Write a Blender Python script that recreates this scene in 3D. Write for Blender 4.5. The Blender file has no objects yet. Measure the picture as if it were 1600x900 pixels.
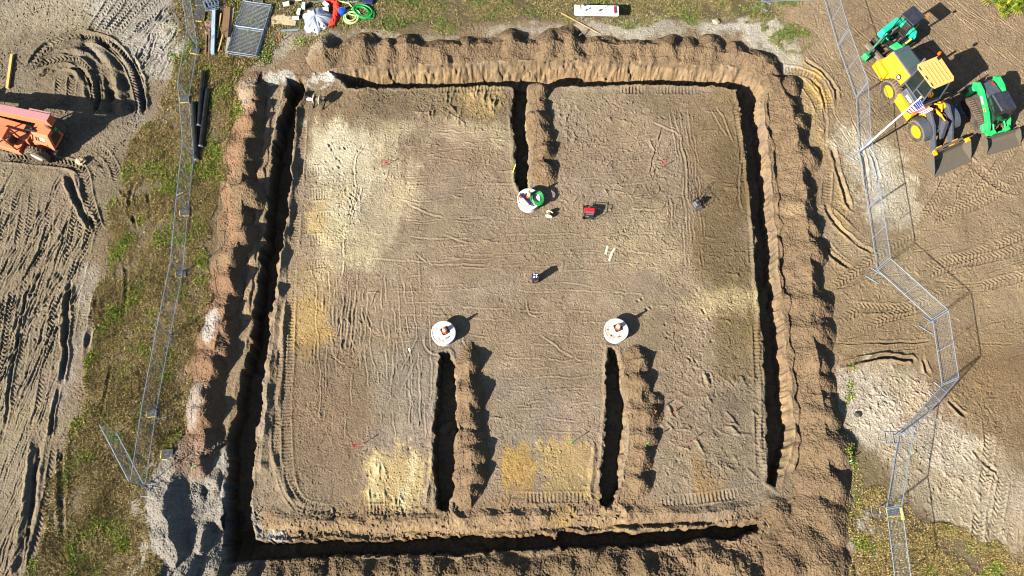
import bpy, bmesh, math, random
import numpy as np
from mathutils import Vector, Matrix, Euler

random.seed(7)
C = bpy.context.scene.collection
R = math.radians
TILT, CAMH, FOC = R(18.6), 44.0, 1300.0        # camera tilt from straight down, height, focal length (1600 px frame)
CT, ST = math.cos(TILT), math.sin(TILT)

def gp(u, v, z=0.0):
    """point of the site plan: photo position -> metres, at height z"""
    dx, dy, dz = u - 800.0, FOC * ST - (v - 450.0) * CT, -FOC * CT - (v - 450.0) * ST
    k = (z - CAMH) / dz
    return Vector((dx * k, dy * k, z))

def P2(pts):
    return np.array([gp(*p)[:2] for p in pts])

# ---------------------------------------------------------------- scene set-up
sc = bpy.context.scene
cam = bpy.data.objects.new('camera', bpy.data.cameras.new('camera')); C.objects.link(cam)
cam.data.sensor_width = 36.0
cam.data.lens = 36.0 * FOC / 1600.0
cam.location = (0, 0, CAMH); cam.rotation_euler = (TILT, 0, 0)
cam.data.clip_end = 3000
sc.camera = cam
SUN_AZ = R(34.0)          # shadows run this way from +x towards +y
SUN_EL = R(32.5)
w = bpy.data.worlds.new('World'); sc.world = w; w.use_nodes = True
nt = w.node_tree; bg = nt.nodes['Background']
sky = nt.nodes.new('ShaderNodeTexSky'); sky.sky_type = 'NISHITA'; sky.sun_disc = False
sky.sun_elevation = SUN_EL
sd = Vector((-math.cos(SUN_AZ) * math.cos(SUN_EL), -math.sin(SUN_AZ) * math.cos(SUN_EL), math.sin(SUN_EL)))
sky.sun_rotation = math.atan2(sd.x, sd.y) % (2 * math.pi)
nt.links.new(sky.outputs[0], bg.inputs[0]); bg.inputs[1].default_value = 0.05
sl = bpy.data.lights.new('sun', 'SUN'); so = bpy.data.objects.new('sun', sl); C.objects.link(so)
sl.energy = 5.0; sl.angle = R(0.5); sl.color = (1.0, 0.95, 0.87)
so.rotation_euler = sd.to_track_quat('Z', 'Y').to_euler()
so.location = (-20, -20, 40)
vs = sc.view_settings
vs.view_transform = 'Standard'; vs.look = 'None'; vs.exposure = 1.36
sc.cycles.diffuse_bounces = 0; sc.cycles.max_bounces = 6; sc.cycles.pixel_filter_type = 'BLACKMAN_HARRIS'; sc.cycles.filter_width = 1.15; vs.gamma = 1.0

def s2l(c):
    c = np.asarray(c, float) / 255.0
    return np.where(c <= 0.04045, c / 12.92, ((c + 0.055) / 1.055) ** 2.4)
KX = 2.3
def alb(r, g, b):          # albedo of ground that shows this colour in full sun
    c = np.array((r, g, b), float); m = c @ np.array((.3, .59, .11)); c = (m + (c - m) * .95) * 1.05 + np.array((0, .6, 1.5))
    return s2l(np.clip(c, 0, 255)) / KX

# ---------------------------------------------------------------- noise
def _lat(seed):
    return np.random.RandomState(seed).rand(256, 256).astype(np.float32) * 2 - 1
_L = {}
def vn(x, y, seed=0):
    if seed not in _L: _L[seed] = _lat(seed)
    T = _L[seed]
    xf = np.floor(x); yf = np.floor(y)
    xi = xf.astype(np.int32); yi = yf.astype(np.int32)
    fx = (x - xf).astype(np.float32); fy = (y - yf).astype(np.float32)
    fx = fx * fx * (3 - 2 * fx); fy = fy * fy * (3 - 2 * fy)
    x0 = xi & 255; x1 = (xi + 1) & 255; y0 = yi & 255; y1 = (yi + 1) & 255
    a = T[y0, x0]; b = T[y0, x1]; c = T[y1, x0]; d = T[y1, x1]
    return (a + (b - a) * fx) * (1 - fy) + (c + (d - c) * fx) * fy
def fbm(x, y, wl, seed=0, octv=3, gain=0.5):
    s = 0; a = 1.0; t = 0.0
    for o in range(octv):
        k = 2.03 ** o / wl
        s = s + a * vn(x * k + 17.3 * o, y * k + 5.1 * o, seed + o); t += a; a *= gain
    return s / t * 1.4
def sm(a, b, x):
    t = np.clip((x - a) / (b - a), 0, 1)
    return t * t * (3 - 2 * t)

# ---------------------------------------------------------------- ground grid (one sheet, fine on the site, stretching out to the horizon)
ST_ = 0.04
def axis(a, b):
    mid = np.arange(a, b + 1e-6, ST_)
    ext = [0.0]; d = ST_
    while ext[-1] < 600: d *= 1.25; ext.append(ext[-1] + d)
    ext = np.array(ext[1:])
    return np.concatenate([(a - ext)[::-1], mid, mid[-1] + ext]), len(ext), len(mid)
xs, ox, nx = axis(-34.4, 34.4)
ys, oy, ny = axis(-2.4, 37.2)
IX = slice(ox, ox + nx); IY = slice(oy, oy + ny)
gx = xs[IX]; gy = ys[IY]
X, Y = np.meshgrid(gx.astype(np.float32), gy.astype(np.float32))
G = np.zeros_like(X)                                    # height
COL = np.zeros(X.shape + (3,), np.float32)              # albedo
w1 = 0.05; 
WXf = fbm(X, Y, .45, 11, 2) * .05; WYf = fbm(X, Y, .45, 21, 2) * .05
WXm = fbm(X, Y, 1.6, 31, 2) * .16; WYm = fbm(X, Y, 1.6, 41, 2) * .16
WXb = fbm(X, Y, 4.5, 51, 3) * .55; WYb = fbm(X, Y, 4.5, 61, 3) * .55
XF = X + WXf + WXm * .45; YF = Y + WYf + WYm * .45                # slightly ragged
XM = X + WXf + WXm + WXb * .35; YM = Y + WYf + WYm + WYb * .35    # soft ragged
XB = X + WXf * 2 + WXm * 1.6 + WXb; YB = Y + WYf * 2 + WYm * 1.6 + WYb
N1 = fbm(X, Y, 2.6, 71, 3); N2 = fbm(X, Y, .7, 81, 3); N3 = fbm(X, Y, .22, 91, 2); N5 = fbm(X, Y, 7, 101, 3)

def win(p, pad):
    a = p.min(0) - pad; b = p.max(0) + pad
    i0 = int(np.clip(np.searchsorted(gx, a[0]), 0, nx)); i1 = int(np.clip(np.searchsorted(gx, b[0]), 0, nx))
    j0 = int(np.clip(np.searchsorted(gy, a[1]), 0, ny)); j1 = int(np.clip(np.searchsorted(gy, b[1]), 0, ny))
    return (slice(j0, j1), slice(i0, i1))

def cr(p, n=6, closed=False):
    p = np.asarray(p, float)
    if len(p) < 3: return p
    q = np.vstack([p[-1:], p, p[:2]]) if closed else np.vstack([2 * p[0] - p[1], p, 2 * p[-1] - p[-2]])
    out = []
    for i in range(1, len(q) - 2):
        for k in range(n):
            t = k / n
            out.append(.5 * (2 * q[i] + (q[i + 1] - q[i - 1]) * t + (2 * q[i - 1] - 5 * q[i] + 4 * q[i + 1] - q[i + 2]) * t * t
                             + (3 * q[i] - q[i - 1] - 3 * q[i + 1] + q[i + 2]) * t ** 3))
    if not closed: out.append(p[-1])
    return np.array(out)

def sdf(p, pad, XX, YY):
    """signed distance (inside positive) to polygon p in its window"""
    W = win(p, pad); x = XX[W]; y = YY[W]
    d = np.full(x.shape, 1e9, np.float32); ins = np.zeros(x.shape, bool)
    n = len(p)
    for i in range(n):
        a = p[i]; b = p[(i + 1) % n]; e = b - a; l = e @ e + 1e-12
        t = np.clip(((x - a[0]) * e[0] + (y - a[1]) * e[1]) / l, 0, 1)
        dd = (x - a[0] - t * e[0]) ** 2 + (y - a[1] - t * e[1]) ** 2
        np.minimum(d, dd, out=d)
        if abs(e[1]) > 1e-9:
            c = ((a[1] <= y) != (b[1] <= y)) & (x < a[0] + (y - a[1]) / e[1] * e[0])
            ins ^= c
    d = np.sqrt(d)
    return W, np.where(ins, d, -d)

def dline(p, pad, XX, YY):
    """distance, signed side and arc length along polyline p, in its window"""
    W = win(p, pad); sh = (W[0].stop - W[0].start, W[1].stop - W[1].start)
    D = np.full(sh, 1e3, np.float32); S = np.zeros(sh, np.float32); s0 = 0.0
    for i in range(len(p) - 1):
        a = p[i]; b = p[i + 1]; e = b - a; L = math.hypot(*e)
        if L < 1e-6: continue
        e = e / L
        w_ = win(np.array([a, b]), pad)
        lw = (slice(w_[0].start - W[0].start, w_[0].stop - W[0].start), slice(w_[1].start - W[1].start, w_[1].stop - W[1].start))
        x = XX[w_] - a[0]; y = YY[w_] - a[1]
        t = x * e[0] + y * e[1]; c = x * -e[1] + y * e[0]
        tc = np.clip(t, 0, L)
        d = np.sqrt((t - tc) ** 2 + c ** 2)
        sg = np.where(c < 0, -d, d)
        cur = D[lw]; m = d < np.abs(cur)
        cur[m] = sg[m]; S[lw][m] = (tc + s0)[m]
        s0 += L
    return W, D, S, s0

def tint(pts, col, soft=.25, k=1.0, lvl='b', px=True, smooth=True):
    soft = soft * 1.2
    p = P2(pts) if px else np.asarray(pts)
    if smooth: p = cr(p, 4, True)
    XX, YY = {'f': (XF, YF), 'm': (XM, YM), 'b': (XB, YB)}[lvl]
    W, d = sdf(p, soft * 2 + 1.2, XX, YY)
    dd = d + .34 * N2[W] + .22 * N3[W] + (.4 * N1[W] + .45 * N5[W]) * min(1, soft * 1.6) + .12 * vn(X[W] / .13, Y[W] / .13, 24)
    if lvl == 'm': dd = dd + .45 * vn(X[W] / .3, Y[W] / 2.4, 23) - .1
    m = (sm(-soft, soft, dd) * np.clip(k * (.86 + .3 * N1[W]), 0, 1))[..., None]
    COL[W] = COL[W] * (1 - m) + np.asarray(col, np.float32) * m
    return W, d

# base colours of the lit ground
TAN = alb(174, 152, 124); PALE = alb(216, 198, 158); GRAY = alb(166, 150, 130); OLIVE = alb(132, 112, 80)
CREAM = alb(232, 212, 160); GOLD = alb(198, 160, 92); SAND = alb(204, 192, 170); DIRT = alb(160, 142, 115)
SPOIL = alb(156, 129, 97); WHITE = alb(222, 214, 198); OCHRE = alb(172, 134, 86); SOIL = alb(138, 119, 86); RED = alb(178, 118, 84)
COL[:] = alb(166, 142, 110)

# pad of the dig: colours
tint([(468, 130), (1160, 130), (1200, 450), (1210, 760), (1150, 815), (400, 825), (415, 560), (455, 260)], TAN, .3)
tint([(560, 145), (800, 145), (800, 195), (660, 195), (560, 190)], alb(148, 128, 96), .2, 1.0)
tint([(470, 140), (560, 150), (560, 200), (480, 240), (465, 200)], alb(158, 132, 102), .3)
tint([(490, 200), (580, 195), (640, 220), (650, 300), (610, 370), (560, 420), (500, 430), (485, 330)], PALE, .5, .95, 'm')
tint([(505, 215), (565, 205), (600, 240), (590, 300), (560, 340), (510, 330)], alb(230, 214, 178), .4, 1.0, 'm')
tint([(500, 290), (545, 300), (545, 340), (500, 380), (485, 340)], CREAM, .3, .7)
tint([(476, 315), (505, 318), (505, 345), (478, 360)], alb(212, 180, 112), .2, .8)
tint([(600, 195), (800, 196), (800, 215), (640, 215)], alb(204, 184, 146), .3, .8)
tint([(735, 150), (790, 142), (795, 185), (740, 185)], alb(200, 170, 112), .3, .85)
tint([(472, 480), (505, 490), (520, 540), (500, 558), (474, 555)], GOLD, .22, .85)
tint([(470, 420), (520, 420), (520, 490), (472, 500)], alb(190, 162, 112), .3, .6)
tint([(590, 560), (700, 480), (720, 520), (680, 640), (610, 720), (580, 650)], GRAY, .5, .8)
tint([(770, 610), (860, 600), (880, 650), (850, 695), (775, 700)], alb(166, 150, 130), .5, .8)
tint([(640, 470), (790, 450), (860, 470), (800, 490), (660, 490)], alb(186, 166, 140), .4, .5)
tint([(440, 560), (560, 570), (570, 700), (460, 740), (430, 680)], alb(146, 122, 92), .4, .8)
tint([(450, 690), (560, 690), (565, 790), (480, 795)], alb(148, 126, 100), .3, .7)
tint([(572, 712), (600, 705), (665, 712), (668, 800), (640, 812), (570, 806)], alb(216, 190, 130), .24, .9, 'm')
tint([(580, 720), (600, 718), (606, 790), (582, 800)], alb(232, 214, 160), .15, .7, 'm')
tint([(636, 712), (648, 712), (650, 795), (634, 790)], alb(234, 220, 172), .1, .7, 'm')
tint([(778, 715), (830, 698), (836, 775), (785, 780)], alb(200, 160, 88), .2, .95, 'm')
tint([(838, 700), (920, 695), (925, 785), (838, 785)], alb(208, 176, 112), .2, .95, 'm')
tint([(1086, 708), (1132, 700), (1140, 750), (1092, 768)], OCHRE, .25, .75)
tint([(1095, 140), (1150, 140), (1178, 300), (1185, 470), (1110, 470), (1085, 330), (1070, 250)], alb(150, 127, 92), .4, 1.0)
tint([(1120, 240), (1165, 240), (1180, 330), (1180, 455), (1120, 440), (1100, 330)], alb(128, 108, 76), .6, .8)
tint([(1060, 460), (1180, 462), (1182, 494), (1090, 492)], alb(204, 182, 134), .4, .8)
tint([(1110, 505), (1188, 500), (1190, 585), (1120, 590)], alb(136, 116, 80), .4, .9)
tint([(1105, 600), (1195, 600), (1198, 760), (1150, 780), (1090, 690)], alb(152, 136, 112), .4, .8)
tint([(1110, 600), (1150, 610), (1160, 650), (1120, 645)], alb(112, 98, 78), .4, .6)
tint([(1010, 300), (1060, 320), (1060, 430), (960, 380)], alb(196, 174, 134), .5, .6)
tint([(1000, 140), (1090, 140), (1060, 190), (990, 170)], alb(158, 136, 108), .3, .7)
tint([(560, 150), (640, 150), (640, 190), (560, 190)], alb(138, 118, 88), .2, .6)
tint([(1000, 150), (1060, 150), (1080, 200), (1030, 190)], alb(146, 126, 98), .2, .8)
# left haul ground, sand rim, grass soils
tint([(-400, -300), (300, -300), (290, 20), (240, 160), (190, 280), (150, 420), (120, 600), (70, 960), (-400, 960)], DIRT, .4)
tint([(-400, 270), (110, 270), (140, 400), (100, 560), (60, 750), (30, 900), (-400, 950)], alb(172, 152, 123), .5, .9)
tint([(-20, -40), (180, -40), (160, 30), (60, 60), (-20, 20)], alb(186, 170, 142), .6, .9)
tint([(172, -40), (296, -40), (285, 30), (268, 88), (228, 150), (215, 110), (190, 60), (150, 20)], alb(196, 186, 168), .5, .95)
tint([(262, 40), (288, 20), (275, 80), (262, 100)], alb(220, 212, 188), .25, .8)
tint([(120, 70), (170, 66), (205, 100), (222, 160), (215, 190), (180, 200), (190, 140), (160, 95)], alb(170, 158, 142), .4, .8)
tint([(130, 420), (160, 420), (150, 500), (120, 570), (95, 640), (85, 620), (110, 520)], alb(188, 176, 156), .4, .7)
tint([(282, 96), (400, 86), (372, 130), (366, 200), (346, 300), (326, 400), (302, 560), (286, 700), (232, 790), (245, 930), (70, 930), (108, 720), (145, 560), (158, 430), (165, 330), (205, 240), (250, 160)], SOIL, .5)
tint([(280, -60), (420, -60), (410, 100), (290, 100)], alb(120, 104, 76), .4)
tint([(165, 250), (240, 240), (240, 330), (180, 420), (160, 360)], alb(142, 124, 98), .6, .8)
tint([(400, 95), (395, -90), (1205, -90), (1210, 30), (1130, 38), (980, 40), (800, 44), (600, 54), (470, 62), (430, 92)], alb(122, 108, 74), .4)
tint([(410, 50), (470, 50), (520, 55), (600, 52), (800, 46), (980, 40), (1140, 34), (1200, 40), (1240, 80), (1205, 92), (1150, 60), (1000, 58), (800, 56), (600, 62), (470, 72), (420, 100), (390, 100)], alb(202, 190, 166), .25, .9)
tint([(1090, 40), (1190, 34), (1230, 60), (1240, 110), (1210, 100), (1170, 60)], WHITE, .25, .7)
tint([(370, 100), (440, 95), (520, 108), (505, 132), (455, 128), (375, 125)], alb(156, 130, 102), .3, .9)
tint([(405, 112), (458, 112), (458, 126), (430, 128)], alb(226, 220, 206), .15, .9)
tint([(478, 122), (516, 120), (512, 132), (480, 134)], alb(232, 224, 208), .14, .9)
# right haul ground
tint([(1200, -200), (2100, -200), (2100, 1000), (1330, 700), (1290, 400), (1250, 130)], alb(178, 153, 118), .4)
tint([(1320, 0), (1640, 0), (1640, 190), (1480, 110), (1340, 80)], alb(168, 142, 108), .5, .8)
tint([(1210, 110), (1270, 110), (1300, 240), (1330, 330), (1310, 380), (1285, 260), (1250, 150)], alb(196, 166, 118), .4, .9)
tint([(1278, 118), (1300, 130), (1308, 160), (1290, 170)], alb(208, 170, 100), .15, .9)
tint([(1300, 200), (1345, 200), (1400, 235), (1445, 300), (1430, 360), (1360, 352), (1320, 300)], alb(214, 198, 166), .35, 1.2)
tint([(1340, 220), (1385, 245), (1410, 300), (1370, 330), (1350, 290)], alb(230, 220, 196), .3, 1.0)
tint([(1190, 60), (1215, 55), (1245, 100), (1225, 120), (1200, 100)], alb(212, 198, 170), .3, 1.0)
tint([(1300, 410), (1460, 500), (1640, 520), (1640, 640), (1500, 620), (1460, 560), (1310, 570)], alb(164, 138, 102), .5, .8)
tint([(1470, 560), (1640, 560), (1640, 720), (1560, 720), (1520, 650)], alb(148, 122, 88), .4, .8)
tint([(1310, 572), (1425, 562), (1470, 640), (1520, 690), (1560, 700), (1640, 740), (1650, 840), (1560, 866), (1480, 830), (1420, 800), (1380, 740), (1325, 700)], alb(202, 182, 150), .3, 1.1, 'm')
tint([(1320, 580), (1380, 570), (1420, 640), (1400, 690), (1340, 690)], alb(216, 202, 178), .3, .8)
tint([(1440, 640), (1500, 660), (1520, 720), (1460, 740), (1420, 700)], alb(212, 200, 178), .3, .8)
tint([(1570, 660), (1640, 640), (1640, 740), (1590, 745)], alb(140, 118, 88), .3, .8)
tint([(1325, 700), (1360, 720), (1390, 735), (1425, 800), (1480, 832), (1560, 862), (1660, 830), (1660, 960), (1320, 960), (1335, 850)], SOIL, .35, .95)
tint([(1322, 820), (1362, 830), (1366, 900), (1335, 905)], alb(214, 206, 188), .25, .8)
tint([(1326, 800), (1350, 800), (1360, 850), (1330, 850)], alb(206, 196, 176), .25, .7)
# working edge below the pad and the lower left pile
tint([(395, 800), (1200, 800), (1290, 960), (200, 960)], alb(168, 138, 104), .35, .9)
tint([(398, 818), (760, 822), (1160, 808), (1160, 824), (800, 838), (398, 848)], alb(190, 158, 116), .2, .8)
tint([(840, 800), (890, 800), (888, 838), (850, 836)], alb(202, 164, 86), .2, .7)
tint([(232, 780), (300, 700), (360, 720), (400, 830), (420, 960), (220, 960)], alb(176, 166, 152), .35, .95)
tint([(410, 836), (450, 838), (450, 858), (412, 858)], alb(224, 218, 206), .15, .8, 'm')

# ---------------------------------------------------------------- relief of the ground
rough = np.ones_like(X)                                    # roughness scale of the surface
def rzone(pts, v, soft=.5):
    global rough
    p = P2(pts); W, d = sdf(p, soft * 2 + 1, XM, YM); m = sm(-soft, soft, d)
    rough[W] = rough[W] * (1 - m) + v * m
rough[:] = .8
rzone([(570, 320), (1070, 320), (1060, 700), (560, 690)], .6)
rzone([(880, 140), (1080, 140), (1060, 420), (880, 420)], .95)
rzone([(1040, 420), (1190, 420), (1200, 760), (1040, 760)], 1.15)
rzone([(860, 150), (900, 150), (950, 230), (900, 240)], 1.7)
rzone([(560, 140), (800, 140), (800, 190), (560, 190)], 1.2)
rzone([(1310, 570), (1560, 600), (1580, 850), (1420, 800)], 1.35)
rzone([(395, 790), (1210, 790), (1290, 950), (200, 950)], 2.3)
rzone([(-100, -50), (300, -50), (200, 270), (-100, 270)], 1.3)
G += .05 * N5 + .018 * N1
G += rough * (.016 * N2 + .008 * N3)

def clods(wl, amp, seed, thr=.25, sharp=.5):
    """scattered clods, heel marks and hollows: one random bump per cell"""
    rs = np.random.RandomState(seed); T = rs.rand(4, 256, 256).astype(np.float32)
    x = X / wl + fbm(X, Y, wl * 1.2, seed + 3, 1) * .25; y = Y / wl + fbm(X, Y, wl * 1.2, seed + 5, 1) * .25
    xi = np.floor(x).astype(int); yi = np.floor(y).astype(int)
    out = np.zeros_like(X)
    for a in (-1, 0, 1):
        for b in (-1, 0, 1):
            cx = xi + a; cy = yi + b; u = cx & 255; v = cy & 255
            q = T[2][v, u]; r = .22 + .3 * T[3][v, u]
            ang = q * 37.0; ca = np.cos(ang); sa = np.sin(ang)
            dx = x - cx - T[0][v, u]; dy = y - cy - T[1][v, u]
            ex = dx * ca + dy * sa; ey = (-dx * sa + dy * ca) * (1.2 + 1.3 * T[3][v, u])
            d = np.sqrt(ex * ex + ey * ey) / r
            s = np.where(q > .42, 1.0, -1.0) * (np.abs(q - .42) > thr * .3)
            out += s * r * 2.2 * sm(1, sharp, d)
    return out * amp
CM = sm(-.25, .45, fbm(X, Y, 1.5, 120, 3))
G += rough * clods(.62, .02, 5) * (.35 + .75 * CM) + rough * clods(.36, .03, 9, .2, .5) * (.15 + .9 * CM) + rough * clods(.22, .034, 15, .3, .5) * (.3 + .8 * sm(-.3, .4, fbm(X, Y, .9, 130, 2)))

GR = np.random.RandomState(99).normal(0, 1, X.shape).astype(np.float32)
GR = (GR + .5 * (np.roll(GR, 1, 0) + np.roll(GR, 1, 1))) / 1.4
G += .0065 * GR * (.55 + .6 * sm(-.4, .5, fbm(X, Y, 1.2, 150, 3))) * np.sqrt(rough)
def ridge(p, h, wd, XX=None, YY=None, taper=.3, px=True, n=5):
    p = cr(P2(p) if px else np.asarray(p), n)
    W, D, S, L = dline(p, wd * 3, XF if XX is None else XX, YF if YY is None else YY)
    e = np.clip(np.minimum(S, L - S) / taper, 0, 1) * np.clip(.75 + .9 * N2[W] + .5 * N3[W], 0, 1.5)
    G[W] += h * np.exp(-(D / wd) ** 2) * e
def rut(p, dep, wd, lip=.6, px=True, taper=.4):
    p = cr(P2(p) if px else np.asarray(p), 5)
    W, D, S, L = dline(p, wd * 4, XF, YF)
    e = np.clip(np.minimum(S, L - S) / taper, 0, 1)
    a = np.abs(D)
    G[W] += e * np.clip(.8 + .7 * N2[W], .2, 1.4) * dep * (-np.exp(-(D / wd) ** 2) + lip * np.exp(-((a - wd * 1.7) / (wd * .6)) ** 2))
def tread(p, wd=.5, pitch=.24, h=.035, ch=1.0, sink=.03, fade=.15, lip=.04, px=True, seed=0):
    """tyre or crawler print: cleat marks across a pressed strip with pushed-up edges"""
    p = cr(P2(p) if px else np.asarray(p), 6)
    W, D, S, L = dline(p, wd, X + WXm * .2, Y + WYm * .2)
    a = np.abs(D); m = sm(wd / 2 + .03, wd / 2 - .03, a)
    e = np.clip(np.minimum(S, L - S) / .8, 0, 1)
    k = sm(fade - .45, fade + .25, fbm(X[W], Y[W], 1.7, 300 + seed, 2)) * e
    ph = S / pitch + ch * a / pitch * .9
    t = ph - np.floor(ph)
    cle = sm(0, .18, t) * sm(.62, .45, t)
    G[W] += k * np.clip(.75 + .5 * N2[W], .2, 1.3) * (m * (h * (cle - .5) - sink) + lip * np.exp(-((a - wd / 2 - .05) / .07) ** 2))

# -- crawler print along the edges of the dig
tread([(476, 150), (468, 260), (462, 350), (456, 450), (452, 560), (447, 640), (450, 720), (462, 775), (500, 795), (600, 797), (690, 795)], .5, .18, .035, 0, .03, .0, .05)
tread([(446, 470), (440, 580), (432, 690), (445, 760), (470, 798)], .45, .18, .035, 0, .04, .05, .07, seed=2)
tread([(580, 142), (700, 140), (790, 136)], .45, .2, .05, 0, .02, -.2)
tread([(960, 141), (1050, 142), (1130, 146), (1150, 170), (1160, 230), (1170, 330), (1178, 420)], .45, .2, .05, 0, .03, -.2)
tread([(1182, 500), (1186, 620), (1190, 750)], .45, .2, .04, 0, .03, -.1)
tread([(785, 778), (860, 777), (925, 778)], .5, .2, .05, 0, .03, -.4)
tread([(1020, 785), (1120, 775), (1190, 765)], .5, .2, .05, 0, .03, -.2)
tread([(1050, 882), (1120, 884)], .6, .2, .05, 0, .02, -.4)
for i in range(5):                                     # cross prints at the pale side
    y = 270 + i * 36
    tread([(474, y), (500, y - 3), (512 + 6 * (i % 3), y - 4)], .62 + .1 * (i % 2), .16, .035, 0, .04, -.05, .05, seed=i)
# -- windrows pushed up beside the trenches
def windrow(p, h, wd, seed=0):
    q = cr(P2(p), 6)
    W, D, S, L = dline(q, wd * 3.5, XF, YF)
    e = np.clip(np.minimum(S, L - S) / .5, 0, 1) * (.65 + .5 * vn(S / .7 + seed * 9.1, D * 0 + seed, 7))
    G[W] += h * e * np.clip(1 - np.abs(D) / wd * (1 - .25 * N2[W]), 0, 1)
windrow([(486, 140), (470, 160), (461, 215), (455, 290), (447, 350), (441, 420), (437, 470)], .34, .34, 1)
windrow([(439, 440), (430, 520), (420, 600), (412, 690), (408, 740)], .3, .3, 2)
windrow([(448, 470), (441, 560), (434, 640)], .2, .25, 3)
windrow([(1152, 150), (1160, 220), (1170, 320), (1178, 420), (1184, 540), (1190, 660), (1192, 740)], .13, .16, 4)
windrow([(410, 806), (470, 812), (540, 815), (620, 812), (700, 812), (790, 806), (860, 806), (925, 800)], .3, .4, 5)
windrow([(975, 800), (1040, 803), (1100, 802), (1170, 790), (1215, 775)], .28, .4, 6)
windrow([(676, 700), (671, 740), (668, 790)], .16, .2, 7); windrow([(928, 690), (926, 740), (922, 785)], .18, .2, 8)
windrow([(700, 790), (712, 802), (730, 822)], .3, .3, 9)
windrow([(968, 785), (978, 800), (990, 818)], .34, .35, 10)
windrow([(425, 700), (437, 745), (450, 772), (480, 790)], .22, .22, 11)
windrow([(560, 137), (680, 137), (790, 133)], .1, .2, 12); windrow([(880, 137), (1000, 136), (1130, 138)], .1, .22, 13)
# -- thin blade and bucket lines, traced
LN = [[(525, 450), (523, 480), (521, 520), (522, 550), (532, 566), (545, 570)], [(537, 450), (536, 500), (535, 545), (540, 552)], [(548, 450), (546, 500), (542, 540), (546, 550)],
      [(558, 450), (553, 495), (551, 530), (560, 545)], [(572, 450), (568, 490), (572, 510)], [(580, 455), (576, 490), (585, 512)], [(560, 522), (568, 540), (564, 556), (553, 566)],
      [(655, 525), (645, 540), (630, 570), (626, 580)], [(648, 560), (640, 585), (625, 610)], [(615, 530), (613, 570), (612, 600)], [(665, 520), (664, 540), (672, 550), (690, 556)],
      [(570, 225), (560, 240), (555, 260), (556, 290)], [(556, 290), (551, 330), (545, 345)], [(543, 345), (539, 370), (540, 410), (533, 440)], [(566, 290), (562, 310), (550, 345)],
      [(655, 555), (657, 620), (658, 660)], [(640, 590), (642, 640), (640, 665)], [(722, 525), (727, 540), (735, 548)], [(727, 520), (755, 526), (765, 524)],
      [(760, 285), (800, 287), (815, 283), (820, 270), (818, 262)], [(790, 310), (1000, 0)][:1] + [(830, 312), (850, 305)], [(990, 285), (1010, 283), (1020, 275), (1021, 262)],
      [(985, 307), (1020, 305), (1030, 297), (1031, 285)], [(985, 325), (1025, 326), (1040, 318), (1044, 300)], [(1047, 280), (1052, 330), (1050, 360)], [(1053, 170), (1070, 240), (1076, 300), (1082, 330)],
      [(1120, 165), (1135, 190), (1146, 225)], [(1112, 170), (1126, 195), (1140, 215)], [(1020, 190), (1055, 205), (1068, 222)],
      [(825, 465), (825, 485), (835, 492), (850, 488)], [(840, 520), (870, 540), (900, 560), (920, 565)], [(1160, 225), (1155, 300), (1160, 330)],
      [(700, 790), (704, 805), (715, 815)], [(640, 320), (700, 340), (760, 338)], [(690, 365), (740, 380), (780, 372)], [(650, 395), (680, 412), (760, 412)]]
rs = random.Random(3)
def passline(p, h, wd, gate=0.0, seed=0, px=True):
    """edge left by one pass of the blade: a thin raised crumb line that comes and goes"""
    q = cr(P2(p) if px else np.asarray(p), 6); W, D, S, L = dline(q, .3, XF, YF)
    gate += .16
    e = np.clip(np.minimum(S, L - S) / .3, 0, 1) * sm(gate - .3, gate + .2, vn(S / .8 + seed * 3.7, D * 0 + seed, 41) + .4 * vn(S / .17, D * 0 + seed * 1.7, 42))
    G[W] += e * h * .62 * (np.exp(-(D / wd) ** 2) - .7 * np.exp(-((D + 1.8 * wd) / (1.3 * wd)) ** 2))
for k, p in enumerate(LN): passline(p, .05 + .03 * rs.random(), .05, -.9, k)
for k in range(25):                                    # straight passes across the middle of the pad
    y = 332 + k * 14.2 + rs.uniform(-4, 4); x0, x1 = rs.uniform(575, 690), rs.uniform(930, 1060)
    if 548 < y: x0, x1 = rs.uniform(770, 800), rs.uniform(900, 935)
    passline([(x0 + (x1 - x0) * t, y + rs.gauss(0, 2.2) + 5 * math.sin(t * 3 + k * .4)) for t in (0, .2, .4, .6, .8, 1)], rs.uniform(.03, .06), .042, rs.uniform(-.45, .05), k + 50)
for k in range(22):                                    # passes up the left side, turning at the foot
    x = 486 + k * 8.5 + rs.uniform(-3, 3); y0, y1 = rs.uniform(400, 470), rs.uniform(560, 720)
    passline([(x + 8 * math.sin(t * 2.5 + k * .3) + rs.gauss(0, 1.5), y0 + (y1 - y0) * t) for t in (0, .25, .5, .75, 1)], rs.uniform(.03, .06), .042, rs.uniform(-.4, .1), k + 90)
for k in range(14):
    y = 205 + k * 9 + rs.uniform(-3, 3); x0, x1 = rs.uniform(620, 700), rs.uniform(740, 796)
    passline([(x0 + (x1 - x0) * t, y + rs.gauss(0, 2)) for t in (0, .3, .6, 1)], rs.uniform(.02, .04), .042, rs.uniform(-.2, .2), k + 130)
for k in range(9):                                     # nested turns at the upper right
    o = k * 9
    passline([(900 + rs.uniform(-30, 30), 215 + o), (1000, 213 + o), (1030 - o * .2, 205 + o * .8), (1042 - o * .3, 185 + o * .6)], .04, .042, -.2, k + 150)
for k in range(7):
    passline([(1045 + k * 6, 170), (1060 + k * 5, 240), (1068 + k * 5, 330), (1072 + k * 6, 420)], .045, .042, -.25, k + 170)
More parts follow.
